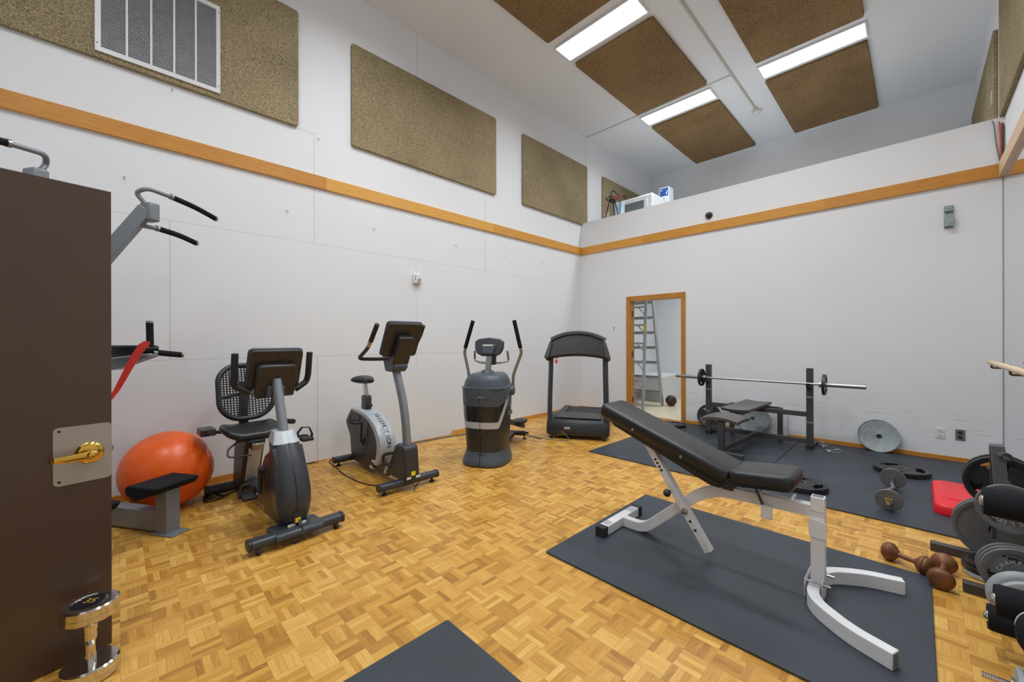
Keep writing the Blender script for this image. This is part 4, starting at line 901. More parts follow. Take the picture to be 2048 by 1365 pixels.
outl = [(-.165, .06), (-.12, .09), (0, .105), (.12, .09), (.165, .06), (.16, -.02), (.13, -.075), (.08, -.10), (-.08, -.10), (-.13, -.075), (-.16, -.02)]
cons = obj('console', G().prism(outl, -.022, .03, 'y', Mc), SLATED, t, .016, 3)
obj('rear_housing', G().prism([(-.085, .02), (.085, .02), (.06, -.09), (-.06, -.09)], -.05, -.01, 'y', Mc), SLATE, t, .012)
obj('label_sticker', G().box((-.055, -.0535, .0), (.055, -.0505, .014), Mc), mat('cream_plastic', (232, 230, 210)), cons, flat=True)
obj('screen', G().prism([(p[0], p[1] + .005) for p in rrect(.2, .12, .02)], .029, .033, 'y', Mc), mat('black_gloss', (20, 24, 30)), cons)
for s in (-1, 1):
    ar = obj('moving_arm', G().tube(round_path([(s * .262 + .01, .33, .76), (s * .255 + .02, .33, .93), (s * .325 + .048, .30, 1.17), (s * .315 + .055, .28, 1.22), (s * .232 + .078, .24, 1.515)], .05), .0165, 14), STEEL, t)
    obj('grip', G().tube([(s * .313 + .055, .278, 1.225), (s * .231 + .078, .238, 1.52)], .0215, 16), FOAM, ar)
    obj('pivot_cover', G().lathe([(0, 0), (.052, 0), (.055, .02), (.05, .05), (.03, .058), (0, .058)], T(s * .232, .33, .765) @ Ry(90 * s), 24), SLATE, t)
    obj('fixed_handle', G().tube(round_path([(s * .02, .33, 1.06), (s * .12, .37, 1.06), (s * .2, .42, 1.08), (s * .19, .40, 1.19)], .03), .013, 12), STEEL, t)
    pa = obj('pedal_arm', G().rtube([(s * .16, .62, .36), (s * .16, 1.34, .16)], .04, .05), DGREYT, t, .004)
    obj('foot_pedal', G().loft([[(s * .16 + p[0], 1.08 + p[1], z - .03 * p[1]) for p in rrect(.16, .36, .06)] for z in (.255, .275, .29)]), BLK, pa, .004)
    obj('link_pivot', G().lathe([(0, -.035), (.045, -.035), (.045, .035), (0, .035)], T(s * .24, .78, .32) @ Ry(90), 20), BLK, t)
obj('bottle_holder', G().lathe([(.045, -.08), (.05, .05), (.045, .05), (.04, -.08)], T(.03, .345, 1.12), 20), BLK, t)
obj('rear_rail', G().box((-.05, .5, .03), (.05, 1.30, .09)), DGREYT, t, .005)
obj('rear_stabilizer', G().tube([(-.22, 1.30, .075), (.22, 1.30, .075)], .032, 16), SLATED, t)
for s in (-1, 1): obj('end_cap', G().tube([(s * .20, 1.30, .075), (s * .24, 1.30, .075)], .036, 16), CHROME, t); obj('levelling_foot', G().lathe([(0, 0), (.026, 0), (.024, .012), (.008, .016), (.008, .05), (0, .05)], T(s * .18, 1.30, 0), 16), BLK, t)
obj('name_plate', G().box((.2335, .26, .50), (.241, .42, .545)), STEEL, t, .002)
# flat cable cover strip on the floor
g = G(); pth = smooth_path([(-4.49, 1.9, .004), (-4.485, 2.8, .004), (-4.42, 3.4, .004), (-4.2, 3.82, .004), (-3.85, 3.98, .004), (-3.6, 4.0, .004), (-3.5, 3.99, .004)], 6); g.sweep(pth, [(-.028, -.003), (.028, -.003), (.02, .004), (-.02, .004)])
o = obj('cable_cover', g, DGREYT); tag(o, 'dark flat cable cover strip along the left wall, passing behind the elliptical trainer', 'cable cover')
# ------------------------------------------------------------------ treadmill
t = thing('treadmill', 'black treadmill with curved console standing in the far left corner', 'treadmill', (-3.13, 4.28, 0), 30)
hw = .41
sec = lambda x: [(x, .0, .05), (x, -.005, .10), (x, .01, .2), (x, .05, .255), (x, .14, .285), (x, .36, .29), (x, .42, .26), (x, .42, .05)]
g = G().loft([[(q[0], .02 + q[1] * .92, .02 + q[2] * .9) for q in sec(-hw)], sec(-hw + .03), sec(hw - .03), [(q[0], .02 + q[1] * .92, .02 + q[2] * .9) for q in sec(hw)]]); obj('motor_hood', g, BLK, t, .012, ang=50)
g = G().prism([(-.31, .0), (.31, .0), (.22, .30), (-.22, .30)], .0, .012, 'z', T(0, .06, .268) @ Rx(4)); obj('hood_panel', g, mat('black_gloss_panel', (34, 37, 42), .25), t, .004)
obj('label_sticker', G().box((-.17, -.0035, .135), (-.09, 0.002, .165)), mat('grey_sticker', (176, 178, 176)), t, flat=True)
obj('switch', G().box((-.21, -.01, .085), (-.185, .002, .105)), mat('red_switch', (236, 40, 60), .3), t, .002)
for k in range(3): obj('port', G().box((-.25 + .035 * k, -.0055, .055), (-.235 + .035 * k, .001, .064)), mat('port_green', (150, 180, 90), .5), t, flat=True)
obj('power_cord', G().tube(smooth_path([(-.2, -.01, .09), (-.14, -.06, .08), (-.1, -.08, .02), (-.18, -.1, .006), (-.4, -.07, .006), (-.7, .1, .006)], 6), .004, 8), mat('grey_cord', (96, 112, 122)), t)
for s in (-1, 1):
    obj('front_wheel', G().lathe([(0, -.018), (.032, -.018), (.034, 0), (.032, .018), (0, .018)], T(s * .345, .03, .034) @ Ry(90), 20), BLKM, t)
    obj('side_rail', G().prism([(.3, .05), (.3, .225), (1.78, .17), (1.80, .05)], s * .40 - (.10 if s > 0 else 0), s * .40 + (0 if s > 0 else .10), 'x'), BLK, t, .012)
    obj('upright', G().sweep(smooth_path([(s * .375, .06, .12), (s * .37, .065, .5), (s * .362, .09, .85), (s * .36, .12, 1.10)], 4), rrect(.075, .055, .02)), SLATED, t)
    obj('handrail', G().sweep([(s * .36, .10, 1.12), (s * .365, .40, 1.10), (s * .365, .62, 1.06)], rrect(.05, .04, .018)), BLK, t)
    obj('rear_foot', G().lathe([(0, 0), (.03, 0), (.03, .05), (0, .05)], T(s * .34, 1.72, 0), 16), BLKM, t)
obj('deck', G().box((-.31, .34, .10), (.31, 1.76, .150)), BLK, t)
obj('belt', G().prism([(.35, .155), (.36, .205), (1.74, .160), (1.76, .11), (.36, .11)], -.29, .29, 'x'), BLKM, t, .004)
# console: arched panel leaning to the runner
def arch_pts(w, base, top, sag, side, n=14):
    up = [(-w + 2 * w * i / n, top - (abs(-1 + 2 * i / n) ** 2.2) * (top - side)) for i in range(n + 1)]
    lo = [(w * 1.08 - 2 * w * 1.08 * i / n, base + sag * (1 - (abs(-1 + 2 * i / n)) ** 2)) for i in range(n + 1)]
    return up + lo
Mt = T(0, .02, 1.20) @ Rx(-17)
cp = obj('console_panel', G().prism(arch_pts(.355, -.13, .215, .045, .12), 0, .09, 'y', Mt), mat('treadmill_panel', (26, 24, 26), .35), t, .014, 3)
topc = [(x, z) for x, z in arch_pts(.355, 0, .215, 0, .12)[:15]]
g = G(); g.sweep([tuple(Mt @ Vector((x * 1.0, .03, z + .012))) for x, z in topc], [(a, b) for a, b in rrect(.05, .13, .015)], up=(0, 1, 0)); obj('console_top', g, SLATE, t, ang=50)
for s in (-1, 1):
    obj('side_wing', G().prism([(s * .34, .14), (s * .375, .06), (s * .43, -.13), (s * .40, -.15), (s * .36, -.12), (s * .33, .05)], -.03, .12, 'y', Mt), SLATED, t, .01)
obj('emblem', G().box((-.05, -.003, .08), (.05, .002, .10), Mt), BLK, cp, flat=True)
obj('safety_key', G().box((-.285, -.01, 1.005), (-.255, .0, 1.055)).tube([(-.27, 0, 1.05), (-.268, .01, 1.08)], .003, 6), mat('red_switch', (236, 40, 60)), t, .003, label='red safety key on a cord')
# ------------------------------------------------------------------ floor mats
def rmat(label, x0, y0, x1, y1, h, m, rz=0, grp=None):
    cx, cy = (x0 + x1) / 2, (y0 + y1) / 2; w, d = (x1 - x0) / 2, (y1 - y0) / 2
    o = obj('floor_mat', G().prism([(p[0], p[1]) for p in rrect(2 * w, 2 * d, .012, 3)], 0, h, 'z'), m, None, .002); o.location = (cx, cy, 0); o.rotation_euler = (0, 0, R(rz))
    tag(o, label, 'mat', grp); return o
rmat('large black textured rubber mat under the adjustable bench', -1.60, 1.862, .052, 3.146, .012, RUB, 0)
rmat('black rubber mat at the bottom edge of the photo, mostly cut off', -1.528, -.1, -.30, 1.085, .012, RUBP, 0)
GM = 'black rubber mats laid edge to edge under the weight bench'
MZ = .012
rmat('black rubber mat with the left tip near the treadmill, nearest of the joined mats', -2.70, 3.92, -1.063, 5.14, MZ, RUBP, 0, GM)
rmat('black rubber mat under the red step and the small bar with two discs', -1.057, 3.905, .585, 5.125, MZ, RUBP, 0, GM)
rmat('black rubber mat under the barbell bench along the back wall', -2.70, 5.147, -1.06, 6.33, MZ, RUBP, 0, GM)
rmat('black rubber mat along the back wall under the wall outlets', -1.052, 5.133, .585, 6.33, MZ, RUBP, 0, GM)
# ------------------------------------------------------------------ adjustable white bench
t = thing('adjustable_bench', 'white steel adjustable bench with black pads standing on the large mat', 'weight bench', (-.77, 2.52, 0), 0, world=True)
F = .012
obj('rear_foot', G().rtube([(-1.465, 2.275, F + .032), (-1.465, 2.735, F + .032)], .062, .06), WHITEM, t, .004)
for y0, y1 in ((2.248, 2.30), (2.71, 2.762)): obj('end_cap', G().rtube([(-1.465, y0, F + .032), (-1.465, y1, F + .032)], .068, .064), BLKM, t, .004)
obj('label_sticker', G().box((-1.493, 2.62, F + .0622), (-1.437, 2.70, F + .0632)), mat('grey_sticker', (120, 120, 122)), t, flat=True)
obj('label_sticker', G().box((-1.49, 2.32, F + .0622), (-1.445, 2.38, F + .0632)), mat('grey_sticker', (120, 120, 122)), t, flat=True)
obj('mount_plate', G().box((-1.436, 2.48, F + .005), (-1.43, 2.56, F + .062)), WHITEM, t)
sp = round_path([(-1.435, 2.52, F + .03), (-1.285, 2.52, F + .03), (-.925, 2.52, .375), (-.80, 2.52, .425), (-.322, 2.52, .438)], .10, 8)
obj('main_spine', G().rtube(sp, .05, .062), WHITEM, t, .004)
STA, STB = (-1.27, 2.465, .690), (-.855, 2.465, .064)
obj('incline_strut', G().rtube([STA, STB], .042, .05, up=(0, 1, 0)), WHITEM, t, .003)
obj('tube_opening', G().rtube([(-.8548, 2.465, .0637), (-.8545, 2.465, .0632)], .034, .042, up=(0, 1, 0)), mat('tube_inside', (110, 110, 112)), t, flat=True)
dx, dz = .377, -.569
for q in (.165, .20, .235, .27, .665, .74, .817):
    obj('adjustment_hole', G().lathe([(0, 0), (.0075, 0), (.0075, .002), (0, .002)], T(-1.235 + dx * q, 2.4395, .637 + dz * q) @ Rx(90), 14), DARK, t)
obj('pivot_bolt', G().lathe([(0, 0), (.019, 0), (.018, .008), (.010, .012), (0, .012)], T(-.988, 2.4395, .268) @ Rx(90), 20), STEEL, t)
obj('pull_knob', G().tube([(-1.078, 2.445, .368), (-1.078, 2.40, .368)], .008, 10), STEEL, t)
g = G(); g.lathe([(.023 * math.sin(PI * k / 10), -.023 * math.cos(PI * k / 10)) for k in range(11)], T(-1.078, 2.395, .366), 18); obj('knob', g, BLK, t)
def pad(name, cx, cz, deg, L, w, h, m, y=2.52, taper=0.0):
    M = T(cx, y, cz) @ Ry(deg); rings = []
    for z, k in ((-h / 2, .80), (-h / 2 + .012, .93), (-h * .1, 1.0), (h * .2, 1.0), (h / 2 - .014, .965), (h / 2 - .003, .90), (h / 2, .80)):
        rings.append([tuple(M @ Vector((p[0] - (0 if k > .9 else 0), p[1], z))) for p in rrect(L - (1 - k) * .16, w - (1 - k) * .14, .035 * (1 if k > .85 else .8), 6)])
    return obj(name, G().loft(rings), m, t, ang=75)
bp = pad('back_pad', -1.142, .680, 20.0, .87, .29, .085, VINYL)
obj('pad_board', G().prism([(-.36, -.04), (-.30, -.065), (.36, -.085), (.415, -.07), (.425, -.03)], -.125, .125, 'y', T(-1.142, 2.52, .680) @ Ry(20.0)), VINYL, t, .008)
pad('seat_pad', -.582, .560, -6.5, .300, .285, .08, VINYL)
for u in (-.16, .17): obj('pad_rivet', G().lathe([(0, 0), (.009, 0), (.007, .004), (0, .005)], T(-1.142, 2.52, .680) @ Ry(20) @ T(u, -.1455, -.012) @ Rx(90), 12), STEEL, bp)
obj('hinge', G().box((-.80, 2.49, .44), (-.735, 2.55, .505)), DGREYT, t, .004)
obj('prop_rod', G().rtube([(-.625, 2.465, .52), (-.560, 2.465, .36)], .012, .014, up=(0, 1, 0)), DGREYT, t, .002)
obj('rod_bracket', G().box((-.59, 2.455, .35), (-.54, 2.475, .42)), WHITEM, t, .003)
for x in (-.60, -.46): obj('stop_pin', G().tube([(x, 2.47, .475), (x, 2.57, .475)], .008, 10), WHITEM, t)
obj('front_socket', G().rtube([(-.352, 2.52, .44), (-.352, 2.52, .512)], .056, .056, up=(1, 0, 0)), WHITEM, t, .003)
obj('socket_hole', G().box((-.374, 2.498, .5121), (-.330, 2.542, .5125)), mat('tube_inside', (110, 110, 112), .8), t, flat=True)
obj('front_post', G().rtube([(-.352, 2.52, F), (-.352, 2.52, .41)], .052, .058, up=(1, 0, 0)), WHITEM, t, .003)
obj('post_plate', G().prism([(p[0] - .352, p[1] + .355) for p in rrect(.07, .09, .018)], 2.487, 2.493, 'y'), WHITEM, t, .001)
fu = round_path([(-.06, 2.165, F + .034), (-.20, 2.22, F + .034), (-.362, 2.36, F + .034), (-.362, 2.68, F + .034), (-.20, 2.80, F + .034), (-.05, 2.845, F + .034)], .14, 8)
obj('curved_front_foot', G().rtube(fu, .05, .068), WHITEM, t, .003)
obj('clamp_plate', G().box((-.398, 2.44, F + .01), (-.394, 2.60, F + .10)).box((-.330, 2.44, F + .01), (-.326, 2.60, F + .10)), WHITEM, t, .002)
for yy in (2.46, 2.58): obj('clamp_bolt', G().tube([(-.40, yy, F + .085), (-.295, yy, F + .085)], .006, 8), STEEL, t)
a, b = Vector(fu[1]), Vector(fu[0]); d = (b - a).normalized(); s_ = Vector((d.y, -d.x, 0))
obj('tube_opening', G().rtube([tuple(b + d * .0004), tuple(b + d * .001)], .038, .056), mat('tube_inside', (110, 110, 112), .8), t, flat=True)
# ------------------------------------------------------------------ barbell rack bench
t = thing('bench_press_rack', 'dark grey bench press rack with worn grey pads by the back wall', 'weight bench', (-1.48, 5.6, 0), 0, world=True)
F = MZ
for x in (-2.035, -.895):
    up_ = obj('upright', G().rtube([(x, 5.85, F + .012), (x, 5.85, .97)], .065, .06, up=(0, 1, 0)), DGREYT, t, .003)
    obj('rubber_foot', G().box((x - .036, 5.815, F), (x + .036, 5.885, F + .05)), BLKM, up_, .003)
    obj('bar_hook', G().prism([(5.82, .72), (5.73, .755), (5.72, .80), (5.732, .80), (5.745, .772), (5.82, .772)], x - .02, x + .02, 'x'), BLK, up_, .002)
    for z in (.32, .62): obj('label_sticker', G().box((x - .034, 5.8185, z), (x + .034, 5.8198, z + .02)), mat('grey_sticker2', (120, 130, 130)), up_, flat=True)
    g = G().box((x - .03, 5.85, F), (x + .03, 6.22, F + .045)); obj('foot_runner', g, DGREYT, t, .003)
obj('upper_crossbar', G().rtube([(-2.0, 5.85, .42), (-.93, 5.85, .42)], .05, .055), DGREYT, t, .003)
obj('lower_crossbar', G().rtube([(-2.0, 5.85, .10), (-.93, 5.85, .10)], .05, .055), DGREYT, t, .003)
for x in (-1.80, -1.235): obj('rear_post', G().rtube([(x, 6.05, F), (x, 6.05, .44)], .055, .05, up=(0, 1, 0)), DGREYT, t, .003)
obj('rear_crossbar', G().rtube([(-1.80, 6.05, .425), (-1.235, 6.05, .425)], .04, .04), DGREYT, t, .003)
obj('center_beam', G().rtube([(-1.455, 5.83, .105), (-1.555, 4.90, .07)], .05, .05), DGREYT, t, .003)
obj('front_post', G().rtube([(-1.56, 4.875, F + .04), (-1.56, 4.875, .385)], .065, .055, up=(0, 1, 0)), DGREYT, t, .003)
obj('front_foot', G().rtube([(-1.86, 4.84, F + .024), (-1.315, 4.80, F + .024)], .06, .046), DGREYT, t, .003)
obj('bench_beam', G().rtube([(-1.56, 4.86, .385), (-1.50, 6.05, .425)], .05, .045), DGREYT, t, .003)
for x in (-1.42, -1.50): obj('bolt', G().lathe([(0, 0), (.012, 0), (.010, .008), (0, .008)], T(x, 5.823, .10) @ Rx(90), 12), STEEL, t)
def slab(name, c, w, d, h, sag, m, rz=0, tilt=0):
    g = G(); nx, ny = 12, 6; top = []; bot = []
    M = T(*c) @ Rz(rz) @ Rx(tilt)
    for j in range(ny + 1):
        for i in range(nx + 1):
            u, v = -1 + 2 * i / nx, -1 + 2 * j / ny
            z = sag * (-(abs(u) ** 2.0)) + sag * .35 * (-(abs(v) ** 4)); e = 1 - .25 * max(abs(u), abs(v)) ** 8
            top.append(tuple(M @ Vector((u * w / 2, v * d / 2, z + h / 2 * e)))); bot.append(tuple(M @ Vector((u * w / 2 * .97, v * d / 2 * .97, z - h / 2))))
    n = (nx + 1) * (ny + 1); fs = []
    for j in range(ny):
        for i in range(nx):
            a = j * (nx + 1) + i; fs.append((a, a + 1, a + nx + 2, a + nx + 1)); fs.append((n + a + nx + 1, n + a + nx + 2, n + a + 1, n + a))
    ed = [i for i in range(nx + 1)] + [j * (nx + 1) + nx for j in range(1, ny + 1)] + [ny * (nx + 1) + i for i in range(nx - 1, -1, -1)] + [j * (nx + 1) for j in range(ny - 1, 0, -1)]
    for k in range(len(ed)): a, b = ed[k], ed[(k + 1) % len(ed)]; fs.append((a, n + a, n + b, b))
    g.add(top + bot, fs); return obj(name, g, m, t, .006, ang=60)
slab('seat_pad', (-1.555, 5.0, .432), .40, .36, .045, .03, VINYLG, -4, 1)
slab('back_pad', (-1.515, 5.68, .462), .31, .88, .045, -.012, VINYLG, -3, .6)
# barbell
t = thing('barbell', 'long steel barbell with two small black plates resting on the rack', 'barbell', (-1.42, 5.75, .793), 0, world=True)
z = .793
obj('bar', G().tube([(-2.09, 5.75, z), (-.75, 5.75, z)], .0135, 16), STEEL, t)
for s, x0, x1 in ((-1, -2.06, -2.45), (1, -.775, -.385)):
    sl_ = obj('sleeve', G().tube([(x0, 5.75, z), (x1, 5.75, z)], .024, 24), STEEL, t, .002)
    obj('collar', G().tube([(x0 - s * .02, 5.75, z), (x0 + s * .012, 5.75, z)], .034, 20), STEEL, sl_, .003)
def grip_plate(r, th, label, M, mat_, grp, hub=STEEL, name='weight_plate', letters=None, hs=.03, parent=None):
    """rubber plate with three grip openings; disc axis local Z"""
    pl_ = thing(name, label, 'weight plate', (0, 0, 0), 0, grp) ; pl_.matrix_world = M
    g = G()
    n = 96; hr = r * .22; openings = [90, 210, 330]
    # build as annulus with raised rim, spokes and openings (polar grid)
    rs = [.026, hr, r * .40, r * .50, r * .72, r * .80, r * .86, r * .985, r]
    hz = [th * .5, th * .5, th * .36, th * .36, th * .36, th * .40, th * .5, th * .5, th * .40]
    def open_(k, i):
        if not (2 <= k < 5): return False
        a = 360 * (i + .5) / n
        return any(abs((a - o + 180) % 360 - 180) < (34 if k == 4 else 26) and k >= 3 for o in openings)
    vs = []; fs = []
    for sgn in (1, -1):
        for k, rr_ in enumerate(rs):
            for i in range(n): a = 2 * PI * i / n; vs.append((rr_ * math.cos(a), rr_ * math.sin(a), sgn * hz[k]))
    K = len(rs); off = K * n
    for k in range(K - 1):
        for i in range(n):
            j = (i + 1) % n; A = k * n + i; B = k * n + j; Cc = (k + 1) * n + j; D = (k + 1) * n + i
            if open_(k, i): continue
            fs.append((A, D, Cc, B)); fs.append((off + A, off + B, off + Cc, off + D))
            for (kk, ii, e0, e1) in ((k, (i - 1) % n, A, D), (k, (i + 1) % n, B, Cc)):
                if open_(kk, ii): fs.append((e0, off + e0, off + e1, e1))
            if k > 0 and open_(k - 1, i): fs.append((A, B, off + B, off + A))
            if k < K - 2 and open_(k + 1, i): fs.append((D, Cc, off + Cc, off + D))
    for i in range(n):
        j = (i + 1) % n; fs.append((i, j, off + j, off + i)); A = (K - 1) * n; fs.append((A + i, off + A + i, off + A + j, A + j))
    g.add(vs, fs); obj('plate_body', g, mat_, pl_, ang=25)
    obj('hub_ring', G().ring([(.0255, -th * .51), (.034, -th * .51), (.034, th * .51), (.0255, th * .51)], None, 36), hub, pl_)
    if letters:
        for txt, a0, rad, sz in letters:
            nn = len(txt); st = sz * .95 / rad
            for q, ch in enumerate(txt):
                a = R(a0) - (q - (nn - 1) / 2) * st
                if ch != ' ': obj('letter', text_g(ch, sz, T(rad * math.cos(a), rad * math.sin(a), th * .37 + .0008) @ Rz(math.degrees(a) - 90), .0006), mat('raised_letter', (190, 192, 192), .5), pl_, flat=True)
    return pl_
PX = lambda x, y, z, rz=0: T(x, y, z) @ Ry(90) @ Rz(rz)
grip_plate(.118, .028, 'small black plate on the left sleeve of the barbell', PX(-2.094, 5.75, z, 20), IRONB, 'black grip plates')
grip_plate(.120, .028, 'small black plate on the right sleeve of the barbell', PX(-.745, 5.75, z, 50), IRONB, 'black grip plates')
grip_plate(.19, .035, 'black grip plate lying flat on the mat near the doorway', T(-2.60, 5.97, MZ + .018), IRONB, 'black grip plates')
grip_plate(.17, .035, 'black grip plate leaning on the back wall behind the rack, left side', T(-2.175, 6.265, MZ + .168) @ Rx(76) @ Rz(15), IRONB, 'black grip plates')
grip_plate(.19, .045, 'black grip plate lying flat behind the adjustable bench seat', T(-.715, 4.275, MZ + .023) @ Rz(20), IRONB, 'black grip plates')
grip_plate(.205, .045, 'black grip plate lying flat on the mat near the back wall outlets', T(-.11, 5.43, MZ + .023) @ Rz(40), IRONB, 'black grip plates')
def plain_plate(r, th, label, M, m, grp=None, hole=.026):
    o = obj('weight_plate', disc(r, th, None, hole, 64, .004), m); o.matrix_world = M; tag(o, label, 'weight plate', grp); return o
GP = 'large pale worn plates leaning on the back wall'
for k, (r, x, zc, lab) in enumerate(((.205, -1.60, .222, 'large pale worn round plate leaning on the back wall behind the rack'), (.178, -.31, .188, 'large pale worn round plate leaning on the back wall right of the rack'))):
    y = 6.335 - .02 - zc * .14
    o = obj('weight_plate', G().ring([(.026, -.013), (r * .9, -.013), (r * .93, -.016), (r, -.016), (r, .016), (r * .93, .016), (r * .9, .013), (.026, .013)], None, 64), IRONL)
    o.matrix_world = T(x, y - .015, zc) @ Rx(82); tag(o, lab, 'weight plate', GP)
o = obj('weight_plate', disc(.178, .022, None, .026, 64, .004), IRON); o.matrix_world = T(-.322, 6.32, .192) @ Rx(82); tag(o, 'dark plate just behind the pale worn plate right of the rack', 'weight plate')
o = obj('board', G().box((-1.86, 6.318, MZ), (-1.21, 6.33, .36)), WHITEM); o.rotation_euler = (0, 0, 0); tag(o, 'white board standing against the back wall behind the rack', 'board')
# spring collars on the mat
def clip(label, x, y, rz):
    t = thing('spring_clip', label, 'barbell clip', (x, y, MZ), rz, 'chrome spring clips')
    g = G().tube([(.027 * math.cos(a), .027 * math.sin(a), .006 + .022 * a / (6 * PI)) for a in [i * PI / 8 for i in range(49)]], .0035, 8); sp_ = obj('spring', g, CHROME, t)
    for s in (-1, 1): obj('handle_loop', G().tube(round_path([(.024, s * .008, .012 + .01 * s), (.07, s * .03, .016 + .01 * s), (.10, s * .055, .03), (.10, s * .012, .05), (.06, s * .012, .03)], .015), .003, 8), CHROME, t)
clip('chrome spring clip on the mat close to the right upright of the rack', -.80, 6.05, 100)
clip('chrome spring clip on the mat, farther from the right upright', -.72, 5.83, 20)
# bar with two thin discs
t = thing('dumbbell', 'small bar with two thin round discs standing on the mat beside the red step', 'dumbbell', (-.15, 4.5, 0), 0, world=True)
pN, pF = Vector((-.152, 4.15, .092)), Vector((-.150, 4.80, .098)); d = (pF - pN).normalized()
for nm, p, r in (('near', pN, .080), ('far', pF, .085)):
    dk = obj('disc_plate', disc(r, .016, frame_from(d, p), 0, 48, .004), IRON, t)
    if nm == 'near':
        obj('star_collar', G().prism([(.026 * (1 if k % 2 else .62) * math.cos(2 * PI * k / 12), .026 * (1 if k % 2 else .62) * math.sin(2 * PI * k / 12)) for k in range(12)], -.026, -.010, 'z', frame_from(d, p)), mat('yellow_brass_nut', (206, 160, 70), .4, metal=.5), t)
zig = round_path([pN - d * .09, pN + d * .17, pN + d * .24 + Vector((-.012, 0, .010)), pN + d * .36 + Vector((.012, 0, -.004)), pN + d * .46, pF + d * .05], .02)
obj('bar', G().tube(zig, .0125, 14), STEEL, t)
# red step
t = thing('step_platform', 'red plastic step platform lying on the mat beside the plate tree', 'exercise step', (.31, 4.70, 0), 0, world=True)
g = G(); rings = []
for zz, k in ((MZ, 0), (MZ + .05, 0), (MZ + .07, .008), (MZ + .078, .03)):
    rings.append([(.325 + p[0], 4.70 + p[1], zz) for p in rrect(.48 - 2 * k, .78 - 2 * k, .07 - k * .5, 5)])
rb = obj('body', G().loft(rings), REDP, t, .004, ang=50)
for x, y in ((.20, 4.52), (.40, 5.0)):
    obj('moulded_mark', G().prism([(p[0] + x, p[1] + y) for p in rrect(.10, .07, .012)], MZ + .0778, MZ + .0795, 'z'), REDP, t, .001)
    for k in range(3): obj('moulded_bar', G().box((x - .035, y - .022 + .018 * k, MZ + .0795), (x + .035, y - .014 + .018 * k, MZ + .081)), REDP, t, flat=True)
# ------------------------------------------------------------------ plate tree
t = thing('plate_tree', 'dark steel plate tree standing against the mirror at the right edge', 'weight rack', (.33, 3.36, 0), 0, world=True)
TM = mat('plate_tree_steel', (88, 92, 96), .42, metal=.25, var=.12, vs=20)
for y in (3.13, 3.60): obj('base_foot', G().box((.055 if y > 3.3 else .165, y - .025, 0), (.60, y + .025, .05)), DGREYT, t, .003)
obj('base_beam', G().box((.305, 3.215, .10), (.345, 3.52, .13)), DGREYT, t, .003)
obj('front_post', G().rtube([(.325, 3.20, .03), (.30, 3.335, .735)], .05, .02, up=(0, -1, 0)), TM, t, .002)
obj('rear_post', G().rtube([(.325, 3.53, .03), (.30, 3.385, .735)], .05, .02, up=(0, 1, 0)), DGREYT, t, .002)
obj('top_cap', G().box((.275, 3.325, .725), (.325, 3.395, .735)), TM, t, .002)
for y0, y1, z0_, z1_ in ((3.33, 3.16, .69, .715), (3.26, 3.02, .45, .475), (3.20, 2.93, .18, .20), (3.41, 3.62, .50, .53), (3.47, 3.74, .175, .19)):
    pg = obj('peg', G().tube([(.31, y0, z0_), (.315, y1, z1_)], .014, 14), TM, t); obj('peg_sleeve', G().tube([(.315, y1 + (.06 if y1 < y0 else -.06), z1_ - .006), (.315, y1, z1_)], .019, 14), BLK, pg)
YK = lambda x, y, z, rz=0, tl=0: T(x, y, z) @ Rx(90 + tl) @ Rz(rz)
TG = 'plates hanging on the plate tree'
grip_plate(.15, .035, 'nearer large black plate on the upper rear peg of the plate tree', YK(.335, 3.55, .49, 10, -5), IRONB, TG, IRON)
grip_plate(.152, .03, 'farther large black plate behind another on the upper rear peg of the plate tree', YK(.338, 3.60, .492, 40, -5), IRONB, TG, IRON)
for y, lab in ((3.652, 'nearer smooth grey-rimmed plate on the lower rear peg of the plate tree'), (3.695, 'farther smooth grey-rimmed plate on the lower rear peg of the plate tree')):
    o = obj('weight_plate', G().ring([(.026, -.012), (.150, -.012), (.153, -.02), (.170, -.02), (.170, .02), (.153, .02), (.150, .012), (.026, .012)], None, 64), IRON); o.matrix_world = YK(.318, y, .188, 0, -4); tag(o, lab, 'weight plate', TG)
grip_plate(.115, .028, 'grey plate lettered YORK BARBELL on the upper front peg of the plate tree', YK(.318, 3.10, .475, 0, -5), IRON, TG, IRON, letters=[('YORK', 212, .068, .027), ('BARBELL', 318, .068, .027)])
for k in range(3):
    y = 2.985 + .032 * k
    grip_plate(.125, .026, ['grey plate lettered CHAMPION, frontmost on the lower peg of the plate tree', 'grey plate right behind the one lettered CHAMPION on the plate tree', 'grey plate farthest behind the one lettered CHAMPION on the plate tree'][k], YK(.335 - .004 * k, y, .195, 0, -5), IRON, TG, IRON, letters=[('CHAMPION', 100, .066, .022)] if k == 0 else None)
# plates lying on the floor between the feet of the tree
for z_, r, x, y, m, lab in ((.014, .11, .29, 3.40, IRONL, 'pale plate at the bottom of the small floor stack under the plate tree'), (.04, .112, .285, 3.41, IRONB, 'black plate in the middle of the small floor stack under the plate tree'), (.066, .105, .29, 3.42, IRONB, 'dark plate on top of the small floor stack under the plate tree')):
    o = obj('weight_plate', G().ring([(.03, -.009), (r * .8, -.009), (r * .84, -.012), (r, -.010), (r, .010), (r * .84, .012), (r * .8, .009), (.03, .009)], None, 48), m); o.location = (x, y, z_ + (.0)); tag(o, lab, 'weight plate', 'plates stacked on the floor under the tree')
